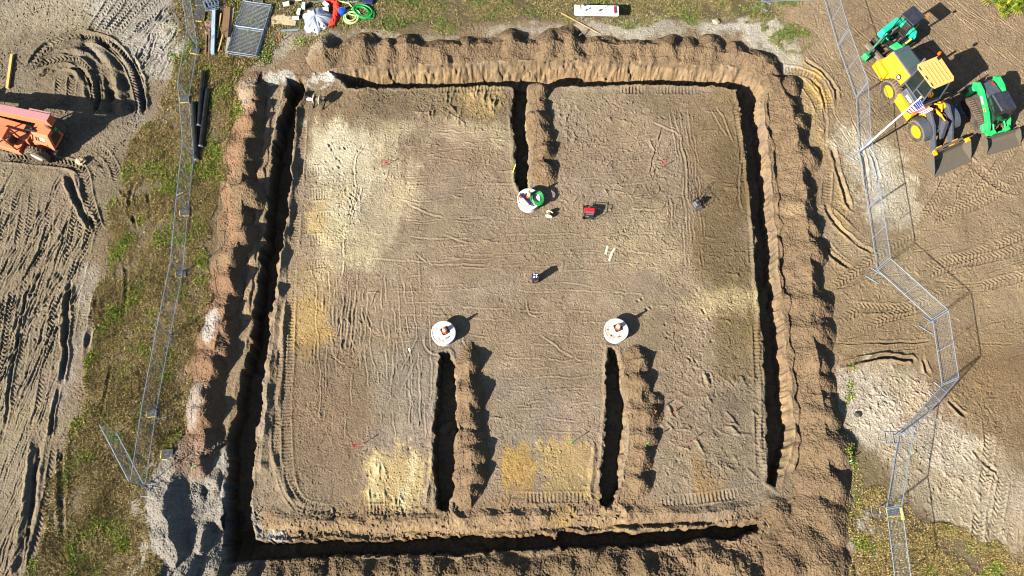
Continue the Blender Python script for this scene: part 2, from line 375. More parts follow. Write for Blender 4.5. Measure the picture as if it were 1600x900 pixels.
def lines(poly, ang, n, L0, L1, h0, h1, wd, seed, jit=6, rutty=False, wav=.03):
    """many short passes of the blade inside an outline, running at ang degrees"""
    r = random.Random(seed); p = P2(poly); lo = p.min(0); hi = p.max(0); k = 0
    while k < n:
        q = np.array([r.uniform(lo[0], hi[0]), r.uniform(lo[1], hi[1])])
        c = False; m = len(p)
        for i in range(m):
            a, b = p[i], p[(i + 1) % m]
            if (a[1] <= q[1]) != (b[1] <= q[1]) and q[0] < a[0] + (q[1] - a[1]) / (b[1] - a[1]) * (b[0] - a[0]): c = not c
        if not c: continue
        k += 1
        an = R((ang(q) if callable(ang) else ang) + r.gauss(0, jit)); L = r.uniform(L0, L1); d = np.array([math.cos(an), math.sin(an)]); nn = np.array([-d[1], d[0]])
        pts = [q + d * L * (t - .5) + nn * r.gauss(0, wav) for t in (0, .25, .5, .75, 1)]
        h = r.uniform(h0, h1)
        (rut(pts, h, wd, px=False) if rutty else ridge(pts, h, wd * r.uniform(.8, 1.4), X + WXm * .25, Y + WYm * .25, px=False))
lines([(580, 330), (1040, 340), (1060, 480), (950, 560), (950, 700), (770, 690), (700, 480), (580, 470)], 1, 60, .3, 1.2, .02, .05, .036, 1, 9)
lines([(490, 420), (600, 430), (680, 560), (670, 720), (480, 720)], 92, 30, .3, 1.4, .03, .05, .036, 2, 20)
lines([(640, 150), (800, 200), (800, 320), (640, 320)], 0, 80, .3, 1.6, .02, .05, .036, 3, 14)
lines([(880, 200), (1060, 220), (1060, 340), (880, 340)], 20, 90, .3, 1.3, .03, .06, .036, 4, 40)
lines([(1040, 600), (1190, 580), (1195, 750), (1030, 700)], -45, 80, .2, 1.2, .03, .08, .07, 5, 30)
lines([(870, 150), (990, 150), (1000, 190), (880, 240)], -60, 60, .2, .6, .05, .09, .06, 6, 25)
lines([(1090, 160), (1170, 170), (1180, 440), (1090, 430)], 4, 40, .6, 2.2, .02, .04, .06, 7, 8)
lines([(700, 140), (790, 140), (790, 195), (660, 190)], 95, 40, .3, 1.2, .04, .08, .06, 8, 12)
lines([(560, 715), (670, 715), (670, 800), (560, 800)], 95, 26, .3, 1.4, .03, .07, .06, 9, 20)
# -- footprints
def foot(p, n, seed):
    r = random.Random(seed); q = cr(P2(p), 8); L = np.linalg.norm(np.diff(q, axis=0), axis=1).cumsum()
    for i in range(n):
        k = min(int(i / n * (len(q) - 1)), len(q) - 2); d = q[k + 1] - q[k]; d = d / (np.linalg.norm(d) + 1e-6); nn = np.array([-d[1], d[0]])
        c = q[k] + nn * (.12 if i % 2 else -.12) + np.array([r.gauss(0, .14), r.gauss(0, .14)])
        rut([c - d * .12, c, c + d * .12], r.uniform(.04, .09), .07, .5, px=False, taper=.1)
foot([(512, 232), (525, 260), (540, 300), (550, 330), (538, 345)], 16, 1); foot([(527, 228), (537, 260), (548, 300), (552, 318)], 12, 2)
foot([(577, 745), (590, 760), (588, 782)], 5, 3); foot([(1000, 470), (1060, 540), (1120, 600)], 18, 4); foot([(930, 150), (1000, 170), (1060, 200)], 14, 5)
foot([(50, 455), (58, 520), (40, 580), (30, 640)], 16, 6); foot([(60, 480), (85, 500), (80, 560), (70, 620)], 14, 7)
foot([(1090, 460), (1110, 520), (1090, 570), (1140, 640)], 16, 8)
# -- turning circle and haul ruts on the left
for k, (p, wdt) in enumerate([([(46, 108), (70, 76), (110, 58), (150, 60), (185, 80), (208, 115), (220, 160), (216, 185)], .6),
                              ([(52, 102), (90, 92), (120, 96), (142, 120), (150, 150), (146, 175)], .55),
                              ([(88, 62), (130, 55), (170, 65), (200, 92)], .5)]):
    tread(p, wdt, .24, .08, .9, .14, -.5, .12, seed=k)
rut([(150, 62), (172, 82), (190, 110), (200, 150), (205, 180)], .32, .26, .6); rut([(100, 84), (128, 86), (148, 108), (154, 150), (150, 178)], .3, .2, .6); rut([(62, 118), (90, 104), (120, 108), (132, 128)], .18, .14, .6)
for q in range(14): rut([(70 + q * 9, 66 + (q * 37) % 100), (80 + q * 9, 74 + (q * 37) % 100)], .12, .13, .7)
rut([(128, 62), (150, 90), (168, 130), (172, 180)], .4, .36, .5)
rut([(205, 88), (216, 110), (223, 150), (224, 180)], .16, .16)
rut([(90, 100), (120, 106), (136, 125), (142, 160)], .14, .16)
tread([(95, 115), (93, 150), (92, 178)], .6, .22, .07, .9, .05, -.5, .06); tread([(112, 116), (110, 150), (108, 176)], .5, .22, .07, .9, .05, -.4, .06, seed=4)
for k in range(6): tread([(135 + k * 13, 62 - k), (150 + k * 15, 35), (172 + k * 17, 0), (190 + k * 18, -30)], .45, .22, .06, .9, .03, -.1, .05, seed=20 + k)
lines([(190, 40), (290, 10), (270, 90), (225, 150)], 62, 50, .5, 2.4, .03, .08, .07, 11, 12, True)
tread([(0, 245), (60, 250), (115, 258), (132, 275), (138, 310), (150, 350), (158, 365)], .6, .24, .08, .9, .08, -.4, .1, seed=6)
tread([(150, 230), (168, 245), (178, 262), (185, 285)], .5, .22, .06, .9, .05, -.2, .08, seed=7); tread([(140, 250), (165, 258), (172, 280)], .5, .22, .06, .9, .03, -.2)
rut([(108, 268), (115, 300), (130, 330), (145, 355)], .22, .17); rut([(190, 295), (205, 325), (212, 360)], .1, .1)
for k in range(11):
    x0 = 12 + k * 13.5
    tread([(x0 + 2, 290 + (k % 3) * 12), (x0 - 8, 370), (x0 - 26, 450), (x0 - 42, 540), (x0 - 60, 650)][:3 + k % 3], .5, .23, .045, .9, .035, .05, .045, seed=30 + k)
lines([(-60, 280), (125, 275), (130, 400), (90, 560), (-60, 640)], 74, 90, 1.0, 5, .02, .07, .06, 12, 6, True)
lines([(-60, 440), (95, 440), (70, 640), (30, 900), (-60, 900)], 78, 60, 1.5, 7, .015, .045, .045, 13, 3, True)
for k, (p, dp, wd) in enumerate([([(108, 440), (104, 480), (102, 520), (104, 560), (95, 600)], .2, .13), ([(95, 600), (86, 640), (76, 690)], .12, .09), ([(62, 690), (50, 780), (42, 840), (36, 900)], .12, .09), ([(44, 450), (30, 520), (18, 590), (8, 660), (0, 700)], .1, .08),
                                 ([(62, 680), (52, 760), (40, 830), (25, 900)], .22, .2), ([(150, 460), (140, 520), (136, 560)], .14, .12), ([(95, 700), (95, 780), (94, 850)], .2, .14),
                                 ([(195, 400), (196, 440), (190, 500)], .12, .1), ([(172, 565), (165, 610), (156, 660)], .12, .09), ([(208, 285), (200, 330), (212, 345)], .1, .1), ([(230, 300), (236, 345)], .1, .1)]):
    rut(p, dp, wd)
tread([(88, 690), (78, 760), (62, 830), (45, 900)], .45, .24, .06, .9, .06, -.3, .06, seed=50); tread([(170, 835), (140, 850), (100, 870), (70, 900)], .7, .3, .08, 0, .02, -.3, .04, seed=51)
tread([(22, 450), (10, 530), (-4, 610)], .5, .22, .07, .9, .06, -.3, .06, seed=52)
# -- haul ground on the right
for k, p in enumerate([[(1215, 108), (1250, 112), (1282, 130), (1296, 165), (1296, 220), (1292, 290), (1288, 340)], [(1225, 118), (1260, 135), (1280, 170), (1284, 220)],
                       [(1290, 320), (1310, 352), (1335, 380), (1368, 405)], [(1300, 312), (1330, 340), (1362, 372)], [(1282, 370), (1305, 400), (1332, 420)]]):
    tread(p, .5, .2, .04, 0, .04, -.15, .05, seed=60 + k)
for p, dp, wd in [([(1256, 92), (1284, 112), (1304, 132), (1310, 158)], .1, .1), ([(1262, 120), (1284, 140), (1290, 180), (1290, 220)], .09, .1), ([(1288, 315), (1304, 345), (1330, 372), (1366, 396)], .12, .11),
                  ([(1280, 368), (1300, 398), (1330, 420)], .12, .1), ([(1300, 230), (1310, 270), (1330, 330)], .12, .12), ([(1345, 225), (1352, 260), (1356, 300)], .12, .1), ([(1360, 235), (1372, 270), (1372, 290)], .08, .08)]:
    rut(p, dp, wd)
for k, p in enumerate([[(1300, 450), (1370, 400), (1440, 355), (1520, 305), (1580, 230), (1596, 180)], [(1420, 355), (1500, 330), (1560, 300), (1620, 250)], [(1440, 420), (1540, 390), (1640, 350)], [(1480, 412), (1560, 400), (1640, 370)],
                       [(1440, 345), (1470, 300), (1490, 260)], [(1465, 350), (1500, 300), (1530, 250)], [(1310, 500), (1370, 470), (1450, 430), (1520, 400)], [(1310, 540), (1380, 500), (1440, 480)], [(1525, 450), (1600, 430), (1660, 400)],
                       [(1330, 480), (1420, 480), (1500, 440)], [(1500, 240), (1560, 290), (1600, 300)], [(1540, 640), (1545, 700), (1530, 800), (1525, 850)], [(1570, 740), (1560, 800), (1548, 850)]]):
    tread(p, .55, .24, .05, .9, .03, -.15, .05, seed=80 + k)
def diag(q): return -48 + (q[0] - 24) * 1.2
lines([(1340, -20), (1480, -20), (1640, 80), (1640, 190), (1560, 100), (1430, 90), (1350, 110)], -48, 56, 1.0, 6, .015, .045, .04, 21, 5, True, .05)
lines([(1310, 20), (1330, 60), (1400, 120), (1360, 250), (1340, 240)], -62, 30, .8, 3, .01, .03, .04, 22, 7, True, .04)
lines([(1210, 60), (1290, 60), (1330, 150), (1330, 250), (1300, 240)], -66, 34, .6, 3, .01, .03, .04, 23, 7, True, .03)
lines([(1300, 380), (1640, 330), (1640, 560), (1480, 560), (1310, 560)], 14, 60, .6, 4, .015, .045, .045, 24, 12, True, .04)
lines([(1380, 240), (1480, 250), (1600, 210), (1600, 330), (1400, 360)], 50, 30, .6, 3, .01, .03, .04, 25, 25, True, .05)
lines([(1325, 580), (1420, 570), (1560, 760), (1540, 850), (1420, 780)], 120, 190, .2, .8, .03, .07, .05, 26, 20)
lines([(1330, 590), (1420, 580), (1440, 680), (1350, 690)], -40, 80, .2, .6, .03, .06, .05, 27, 25)
rut([(1312, 570), (1345, 562), (1380, 556), (1420, 560), (1430, 567)], .2, .1, 1.0); rut([(1440, 555), (1448, 578), (1458, 590)], .16, .09); rut([(1335, 534), (1400, 534), (1455, 532)], .1, .06)
rut([(1480, 620), (1495, 640), (1510, 650)], .14, .1); rut([(1520, 700), (1535, 720), (1560, 740)], .12, .1)

# ---------------------------------------------------------------- trenches
def trench(pts, dep, wall=.1, col=None, rag=1.0):
    p = P2(pts); W, d = sdf(p, .8, XF, YF)
    f = dep * (1 + .05 * N1[W]) + .1 * N2[W] + .05 * N3[W] - .22 * sm(.2, .9, fbm(X[W], Y[W], .9, 140, 2))
    k = sm(-wall * .4, wall, d + .06 * N3[W] + rag * (.09 * N2[W] + .09 * vn(X[W] / .55, Y[W] / .55, 27)) + .05 * vn(X[W] / .17, Y[W] / .17, 28) - .03)
    G[W] = G[W] * (1 - k) - f * k
    lip = np.exp(-((d + .12) / .1) ** 2) * .05 * (1 + N2[W]); G[W] += lip * (d < 0)
    m = sm(-.02, .1, d)[..., None]
    c = np.asarray(alb(178, 144, 104) if col is None else col, np.float32)
    COL[W] = COL[W] * (1 - m) + c * (1 + .12 * N2[W][..., None]) * m
T_TOP = [(520, 112), (560, 107), (700, 104), (800, 100), (880, 97), (1000, 101), (1100, 106), (1160, 113), (1192, 126), (1200, 150), (1165, 152), (1160, 140), (1120, 134), (1050, 132), (960, 130), (880, 133), (800, 132), (700, 135), (600, 136), (545, 135)]
T_RIGHT = [(1152, 138), (1155, 180), (1163, 225), (1175, 330), (1184, 450), (1194, 560), (1198, 640), (1200, 700), (1198, 755), (1216, 765), (1228, 720), (1236, 670), (1231, 600), (1223, 540), (1213, 450), (1205, 350), (1198, 250), (1190, 180), (1188, 135)]
T_LEFT = [(449, 122), (441, 170), (428, 225), (415, 350), (404, 450), (392, 520), (375, 600), (362, 660), (355, 720), (352, 860), (392, 862), (394, 740), (402, 675), (415, 560), (432, 450), (448, 350), (459, 225), (468, 170), (479, 130), (470, 120)]
T_BOT = [(352, 846), (450, 846), (550, 843), (650, 839), (750, 835), (850, 832), (940, 827), (1000, 831), (1050, 826), (1120, 820), (1165, 814), (1190, 818), (1188, 832), (1150, 840), (1050, 851), (990, 857), (900, 858), (800, 862), (700, 866), (600, 868), (500, 871), (400, 876), (352, 880)]
trench(T_TOP, 1.5, .55, alb(186, 154, 114), .45); trench(T_RIGHT, 1.5, .16, alb(204, 168, 124)); trench(T_LEFT, 1.5, .14); trench(T_BOT, 1.35, .14)
trench([(797, 128), (799, 180), (803, 240), (806, 285), (812, 298), (828, 297), (829, 260), (826, 200), (824, 128)], 1.25, .12, alb(200, 168, 120))
trench([(688, 552), (684, 600), (678, 675), (677, 740), (684, 797), (702, 797), (712, 750), (713, 690), (717, 630), (714, 575), (700, 551)], 1.25, .12, alb(196, 162, 116))
trench([(951, 545), (948, 600), (945, 675), (941, 740), (939, 792), (958, 796), (968, 760), (976, 700), (976, 620), (972, 570), (963, 545)], 1.25, .12, alb(200, 166, 120))
def lip(px, h, hw, seed=0, wob=.1):
    q = cr(P2(px), 6); W, D, S, L = dline(q, hw * 3, XF, YF)
    e = np.clip(np.minimum(S, L - S) / .4, 0, 1); v = vn(S / .6 + seed, D * 0 + 3.3, 17); u = vn(S / .45 + seed, D * 0 + 8.1, 18)
    k = sm(hw + wob * v + .05, hw + wob * v - .05, np.abs(D + .1 * u))
    G[W] += h * (.75 + .35 * u) * e * k * (G[W] > -.25)
    m = (k * e * .8)[..., None]; COL[W] = COL[W] * (1 - m) + (alb(190, 158, 120) * (1 + .1 * N2[W][..., None])).astype(np.float32) * m
lip([(1196, 150), (1197, 200), (1204, 260), (1211, 340), (1219, 440), (1228, 530), (1237, 610), (1242, 680), (1234, 740)], .3, .19, 1)
lip([(560, 101), (700, 99), (800, 95), (880, 92), (1000, 96), (1100, 101), (1160, 108)], .12, .16, 2)
lip([(832, 140), (834, 200), (836, 260)], .16, .13, 3); lip([(719, 570), (720, 640), (718, 700), (716, 760)], .12, .13, 4); lip([(977, 560), (982, 620), (982, 700), (974, 770)], .12, .13, 5)
lip([(424, 150), (413, 230), (402, 320), (394, 420), (384, 500)], .12, .16, 6)
# shallow bench on the north side of the lower trench
W, d = sdf(P2([(398, 822), (700, 826), (900, 816), (1120, 806), (1120, 822), (900, 832), (700, 842), (398, 848)]), .6, XF, YF)
G[W] -= .28 * sm(-.05, .25, d) * (G[W] > -.6)
# hollows in the lower left
for (u, v, r, dp) in [(318, 775, 1.0, .5), (345, 815, .9, .5), (300, 838, .8, .4), (370, 850, 1.1, .6)]:
    c = gp(u, v); D = np.hypot(XM - c.x, YM - c.y); G -= dp * sm(r, r * .35, D)

# ---------------------------------------------------------------- spoil heaps: each a sheet of its own, standing on the ground
HC = clods(.3, .01, 33, .2, .5) + clods(.17, .018, 37, .2, .5)
def heap_field(mounds, base=None, seed=0, rough_=1.0, f0=1.0, f1=1.0):
    CRS = np.zeros_like(X)
    """mounds: (x, y, height, slope, stretch, angle); base: (polyline, height, slope)"""
    B = np.full_like(X, -1.0)
    if base is not None:
        p, h0, sl = base
        W, D, S, L = dline(p, h0 / sl + 1.5, XM, YM)
        sg = 1 if (-(p[-1] - p[0])[1] * .83 + (p[-1] - p[0])[0] * .56) > 0 else -1; D = D * sg
        v = h0 * (.88 + .3 * vn(S / .9 + seed, D * 0 + .5, 400 + int(seed))) - sl * np.where(D > 0, D * f0, -D * f1) * (1 + .15 * N1[W])
        B[W] = np.maximum(B[W], v)
        CRS[W] = .045 * vn(S / .42 + seed, D / 1.7, 440) + .025 * vn(S / .19 + seed, D / .9, 441) + .09 * vn(S / 1.3 + seed, D / 2.5, 442)
    kk = .06
    E = np.exp(np.maximum(B, -1.0) / kk)
    for (mx, my, h, sl, stv, an) in mounds:
        r = (h + .5) / sl * max(1, stv) + .4
        W = win(np.array([[mx, my]]), r)
        dx = XM[W] - mx; dy = YM[W] - my; ca, sa = math.cos(an), math.sin(an)
        ex = dx * ca + dy * sa; ey = -dx * sa + dy * ca
        ex = np.where(ex > 0, ex * f0, ex * f1) / stv
        d = np.sqrt(ex * ex + ey * ey + .05) - .15
        E[W] += np.exp(np.maximum(h - sl * d, -1.0) / kk)
    B = np.where(E > 3e-4, np.log(E) * kk - .02, -1.0).astype(np.float32)
    m = B > -.9
    B += m * rough_ * (.035 * N2 + .018 * N3 + .05 * fbm(X, Y, 1.1, 410 + int(seed), 2) + HC + CRS / rough_ + .011 * GR) * sm(-.1, .25, B)
    return B
def along(px, spacing, h0, h1, sl=.72, jit=.15, seed=0, st=1.0, off=0.0):
    r = random.Random(seed); q = cr(P2(px), 8); seg = np.linalg.norm(np.diff(q, axis=0), axis=1); cum = np.concatenate([[0], seg.cumsum()])
    s = spacing * .3; out = []
    while s < cum[-1]:
        k = min(np.searchsorted(cum, s) - 1, len(q) - 2); k = max(k, 0); t = (s - cum[k]) / seg[k]
        d = (q[k + 1] - q[k]) / seg[k]; sg = 1 if (-d[1] * .83 + d[0] * .56) > 0 else -1; nn = np.array([-d[1], d[0]]) * sg
        c = q[k] + d * seg[k] * t + nn * (r.gauss(0, jit) + off); sz = r.random()
        out.append((c[0], c[1], h0 + (h1 - h0) * sz + r.gauss(0, .04), sl * r.uniform(.85, 1.2), st * r.uniform(.85, 1.25), math.atan2(nn[1], nn[0]) + r.gauss(0, .25)))
        if r.random() < .35: c2 = c + d * r.gauss(0, .4) + nn * r.gauss(-.2, .4); out.append((c2[0], c2[1], h0 * r.uniform(.5, .8), sl, 1.0, r.random() * 6))
        s += spacing * (.45 + .9 * sz * r.uniform(.6, 1.3))
    return out
BLC = [(318, 716), (284, 740), (268, 780), (272, 825), (282, 870), (264, 905)]
BL_M = [(*gp(u, v)[:2], h, s, 1.0, 0) for (u, v, h, s) in [(318, 722, .75, .8), (338, 752, .35, .5), (352, 808, .75, .8), (312, 772, .5, .75), (326, 790, .3, .6), (334, 768, .35, .6), (320, 842, .85, .8), (300, 900, 1.1, .75), (345, 898, 1.0, .8), (250, 915, 1.0, .7), (392, 905, .8, .7), (262, 842, .75, .55), (268, 790, .9, .6)]]
BR_M = [(*gp(u, v)[:2], h, s, 1.0, 0) for (u, v, h, s) in [(1262, 850, .75, .5), (1285, 810, .8, .55), (1300, 770, .6, .6), (1235, 885, .7, .5), (1285, 885, .7, .5), (1215, 800, .35, .5)]]
TOPC = [(500, 90), (560, 82), (700, 78), (850, 76), (1000, 79), (1100, 85), (1165, 95), (1200, 110)]
RGTC = [(1214, 136), (1230, 160), (1240, 200), (1247, 260), (1252, 330), (1258, 410), (1268, 510), (1277, 610), (1288, 710), (1294, 760)]
LFTC = [(402, 138), (396, 200), (388, 260), (378, 340), (368, 410), (358, 480), (346, 550), (334, 620), (326, 700)]
HEAPS = [
    (along(TOPC, 1.6, .5, .84, .95, .16, 1, 1.5, .05), (cr(P2(TOPC), 6), .64, .62), 1.3, 1.0),
    (along(RGTC, 1.75, .62, 1.0, .85, .16, 2, 1.4, .22), (cr(P2(RGTC), 6), .78, .58), 1.7, .85),
    (along(LFTC, 1.5, .8, 1.25, 1.05, .16, 3, 1.1, .12), (cr(P2(LFTC), 6), .74, .5), 2.2, .85),
    (along([(846, 138), (848, 180), (852, 230), (856, 275)], 1.3, .6, .85, 1.0, .08, 4, 1.1, .1), (P2([(846, 138), (852, 230), (857, 280)]), .55, .7), 1.5, .95),
    (along([(737, 560), (736, 620), (734, 690), (738, 775)], 1.3, .72, 1.0, 1.05, .1, 5, 1.1, .12), (P2([(737, 560), (735, 690), (738, 770)]), .62, .7), 1.5, .95),
    (along([(1000, 556), (1002, 620), (1003, 690), (1000, 770)], 1.4, .6, .85, 1.0, .12, 6, 1.1, .1), (P2([(1000, 558), (1004, 690), (1000, 770)]), .52, .66), 1.5, .95),
    (along([(420, 902), (520, 900), (650, 896), (800, 893), (950, 890), (1080, 882), (1180, 872)], 1.2, .4, .75, .8, .3, 7, 1.1), (cr(P2([(420, 904), (650, 898), (950, 892), (1180, 874)]), 5), .35, .45), 1.1, 1.0),
    (BL_M, (cr(P2(BLC), 6), .95, .46), 2.6, .85),
    (BR_M, None, 1.0, 1.0),
]
COLH = COL.copy()
def htint(c, m): COLH[:] = COLH * (1 - m[..., None]) + np.asarray(c, np.float32) * m[..., None]
# ---------------------------------------------------------------- materials
def newmat(name):
    m = bpy.data.materials.new(name); m.use_nodes = True
    return m, m.node_tree, m.node_tree.nodes['Principled BSDF']
def soil_mat():
    m, t, b = newmat('sandy_soil'); n = t.nodes; L = t.links
    at = n.new('ShaderNodeAttribute'); at.attribute_name = 'Col'
    tc = n.new('ShaderNodeTexCoord')
    prev = at.outputs['Color']
    for sc_, amt in ((.9, .12), (5.0, .16), (16.0, .3)):
        no = n.new('ShaderNodeTexNoise'); no.inputs['Scale'].default_value = sc_; no.inputs['Detail'].default_value = 4; no.inputs['Roughness'].default_value = .65
        L.new(tc.outputs['Object'], no.inputs['Vector'])
        mr = n.new('ShaderNodeMapRange'); mr.inputs[1].default_value = .3; mr.inputs[2].default_value = .7
        mr.inputs[3].default_value = 1 - amt; mr.inputs[4].default_value = 1 + amt
        L.new(no.outputs['Fac'], mr.inputs[0])
        mx = n.new('ShaderNodeVectorMath'); mx.operation = 'SCALE'
        L.new(prev, mx.inputs[0]); L.new(mr.outputs[0], mx.inputs['Scale']); prev = mx.outputs[0]
    L.new(prev, b.inputs['Base Color'])
    b.inputs['Roughness'].default_value = .95; b.inputs['Specular IOR Level'].default_value = .12
    no = n.new('ShaderNodeTexNoise'); no.inputs['Scale'].default_value = 11; no.inputs['Detail'].default_value = 5; no.inputs['Roughness'].default_value = .7
    L.new(tc.outputs['Object'], no.inputs['Vector'])
    bp = n.new('ShaderNodeBump'); bp.inputs['Strength'].default_value = 1.0; bp.inputs['Distance'].default_value = .06
    L.new(no.outputs['Fac'], bp.inputs['Height']); L.new(bp.outputs[0], b.inputs['Normal'])
    return m
SOILM = soil_mat()

def paint(name, rgb, rough=.45, metal=0.0, dust=.18, dustc=(150, 125, 95), spec=.5, sc_=3.0, trans=0.0):
    """painted or plain material with blotchy site dust; rgb in sRGB bytes"""
    m, t, b = newmat(name); n = t.nodes; L = t.links
    c = s2l(rgb); d = s2l(dustc) * .6
    tc = n.new('ShaderNodeTexCoord'); no = n.new('ShaderNodeTexNoise'); no.inputs['Scale'].default_value = sc_; no.inputs['Detail'].default_value = 6; no.inputs['Roughness'].default_value = .7
    L.new(tc.outputs['Object'], no.inputs['Vector'])
    rp = n.new('ShaderNodeValToRGB'); e = rp.color_ramp.elements
    e[0].position = .42; e[0].color = (*c, 1); e[1].position = .78; e[1].color = (*(c * (1 - min(dust * 2.6, .95)) + d * min(dust * 2.6, .95)), 1)
    L.new(no.outputs['Fac'], rp.inputs[0]); L.new(rp.outputs[0], b.inputs['Base Color'])
    b.inputs['Roughness'].default_value = rough; b.inputs['Metallic'].default_value = metal; b.inputs['Specular IOR Level'].default_value = spec
    if trans: b.inputs['Transmission Weight'].default_value = trans
    return m
def vcol(name, rough=.8, spec=.2, trl=0.0):
    m, t, b = newmat(name); at = t.nodes.new('ShaderNodeAttribute'); at.attribute_name = 'Col'
    t.links.new(at.outputs['Color'], b.inputs['Base Color'])
    b.inputs['Roughness'].default_value = rough; b.inputs['Specular IOR Level'].default_value = spec
    return m
M = dict(
    yellow=paint('machine_yellow', (230, 160, 14), .5, dust=.2), roofyel=paint('faded_yellow', (226, 168, 92), .6, dust=.1), char=paint('charcoal_paint', (66, 74, 86), .5, dust=.2),
    black=paint('black_paint', (22, 23, 26), .5, dust=.1), navy=paint('dark_canopy', (36, 42, 56), .5, dust=.1), rubber=paint('tyre_rubber', (50, 46, 42), .9, dust=.38), tread=paint('dusty_tread', (112, 98, 80), .95, dust=.35, sc_=9),
    steel=paint('worn_steel', (98, 92, 82), .6, .25, dust=.3, sc_=5), steeld=paint('dark_steel', (66, 63, 58), .6, .2, dust=.3, sc_=5), green=paint('machine_green', (14, 190, 92), .5, dust=.16), teal=paint('machine_teal_green', (8, 190, 140), .4, dust=.08), dgreen=paint('dark_green_paint', (10, 96, 74), .45, dust=.1),
    orange=paint('salmon_orange_paint', (232, 118, 76), .6, dust=.2), boomtop=paint('faded_boom_paint', (160, 112, 112), .55, dust=.15, dustc=(150, 118, 118)), rimw=paint('pale_rim', (186, 184, 176), .5, dust=.25), glass=paint('dark_glass', (20, 34, 32), .08, dust=.03, spec=.8),
    glassl=paint('dusty_glass', (64, 82, 82), .15, dust=.1, spec=.8), galv=paint('galvanised_tube', (150, 166, 186), .38, .5, dust=.08, sc_=8), wire=paint('galvanised_wire', (150, 156, 160), .5, .4, dust=.05), white=paint('white_paint', (236, 234, 228), .5, dust=.06), concrete=paint('pale_concrete', (216, 210, 200), .85, dust=.22, sc_=3.4),
    coneo=paint('cone_orange', (248, 88, 16), .5, dust=.04), conew=paint('reflective_white', (240, 238, 236), .4, dust=.03), amber=paint('amber_lens', (240, 96, 10), .25, dust=0), red=paint('red_plastic', (190, 26, 40), .45, dust=.1), redn=paint('red_netting', (226, 44, 20), .7, dust=.08), yplas=paint('yellow_plastic', (226, 196, 70), .6, dust=.3),
    cream=paint('cream_plastic', (232, 220, 184), .6, dust=.12), wood=paint('weathered_wood', (118, 88, 60), .85, dust=.2, sc_=6), woodl=paint('raw_timber', (214, 168, 96), .8, dust=.15, sc_=6), woodg=paint('grey_timber', (164, 148, 130), .85, dust=.2, sc_=6), hdpe=paint('black_pipe', (20, 24, 26), .35, dust=.06), pblue=paint('blue_white_beam', (178, 200, 226), .4, .3, dust=.1),
    blue=paint('blue_plastic', (12, 70, 196), .35, dust=.05), nblue=paint('navy_plastic', (20, 36, 80), .4, dust=.1), hoseg=paint('green_hose', (10, 136, 58), .4, dust=.05), hosep=paint('pale_green_hose', (176, 204, 120), .45, dust=.05), tarp=paint('silver_tarp', (158, 166, 178), .35, .15, dust=.06), slab=paint('paving_slab', (178, 158, 126), .85, dust=.2),
    block=paint('white_block', (232, 228, 222), .8, dust=.08), footb=paint('recycled_rubber', (52, 56, 58), .8, dust=.2), stake_o=paint('fluorescent_orange', (255, 96, 10), .5, dust=0), stake_g=paint('fluorescent_green', (20, 220, 70), .5, dust=0), stake_p=paint('fluorescent_pink', (240, 70, 96), .5, dust=0), stakey=paint('yellow_lath', (226, 190, 20), .6, dust=.05), rust=paint('rotten_brown', (118, 92, 78), .9, dust=.3, sc_=7), grey=paint('grey_metal', (128, 130, 132), .45, .4, dust=.15), mint=paint('mint_tag', (170, 236, 190), .6, dust=0))

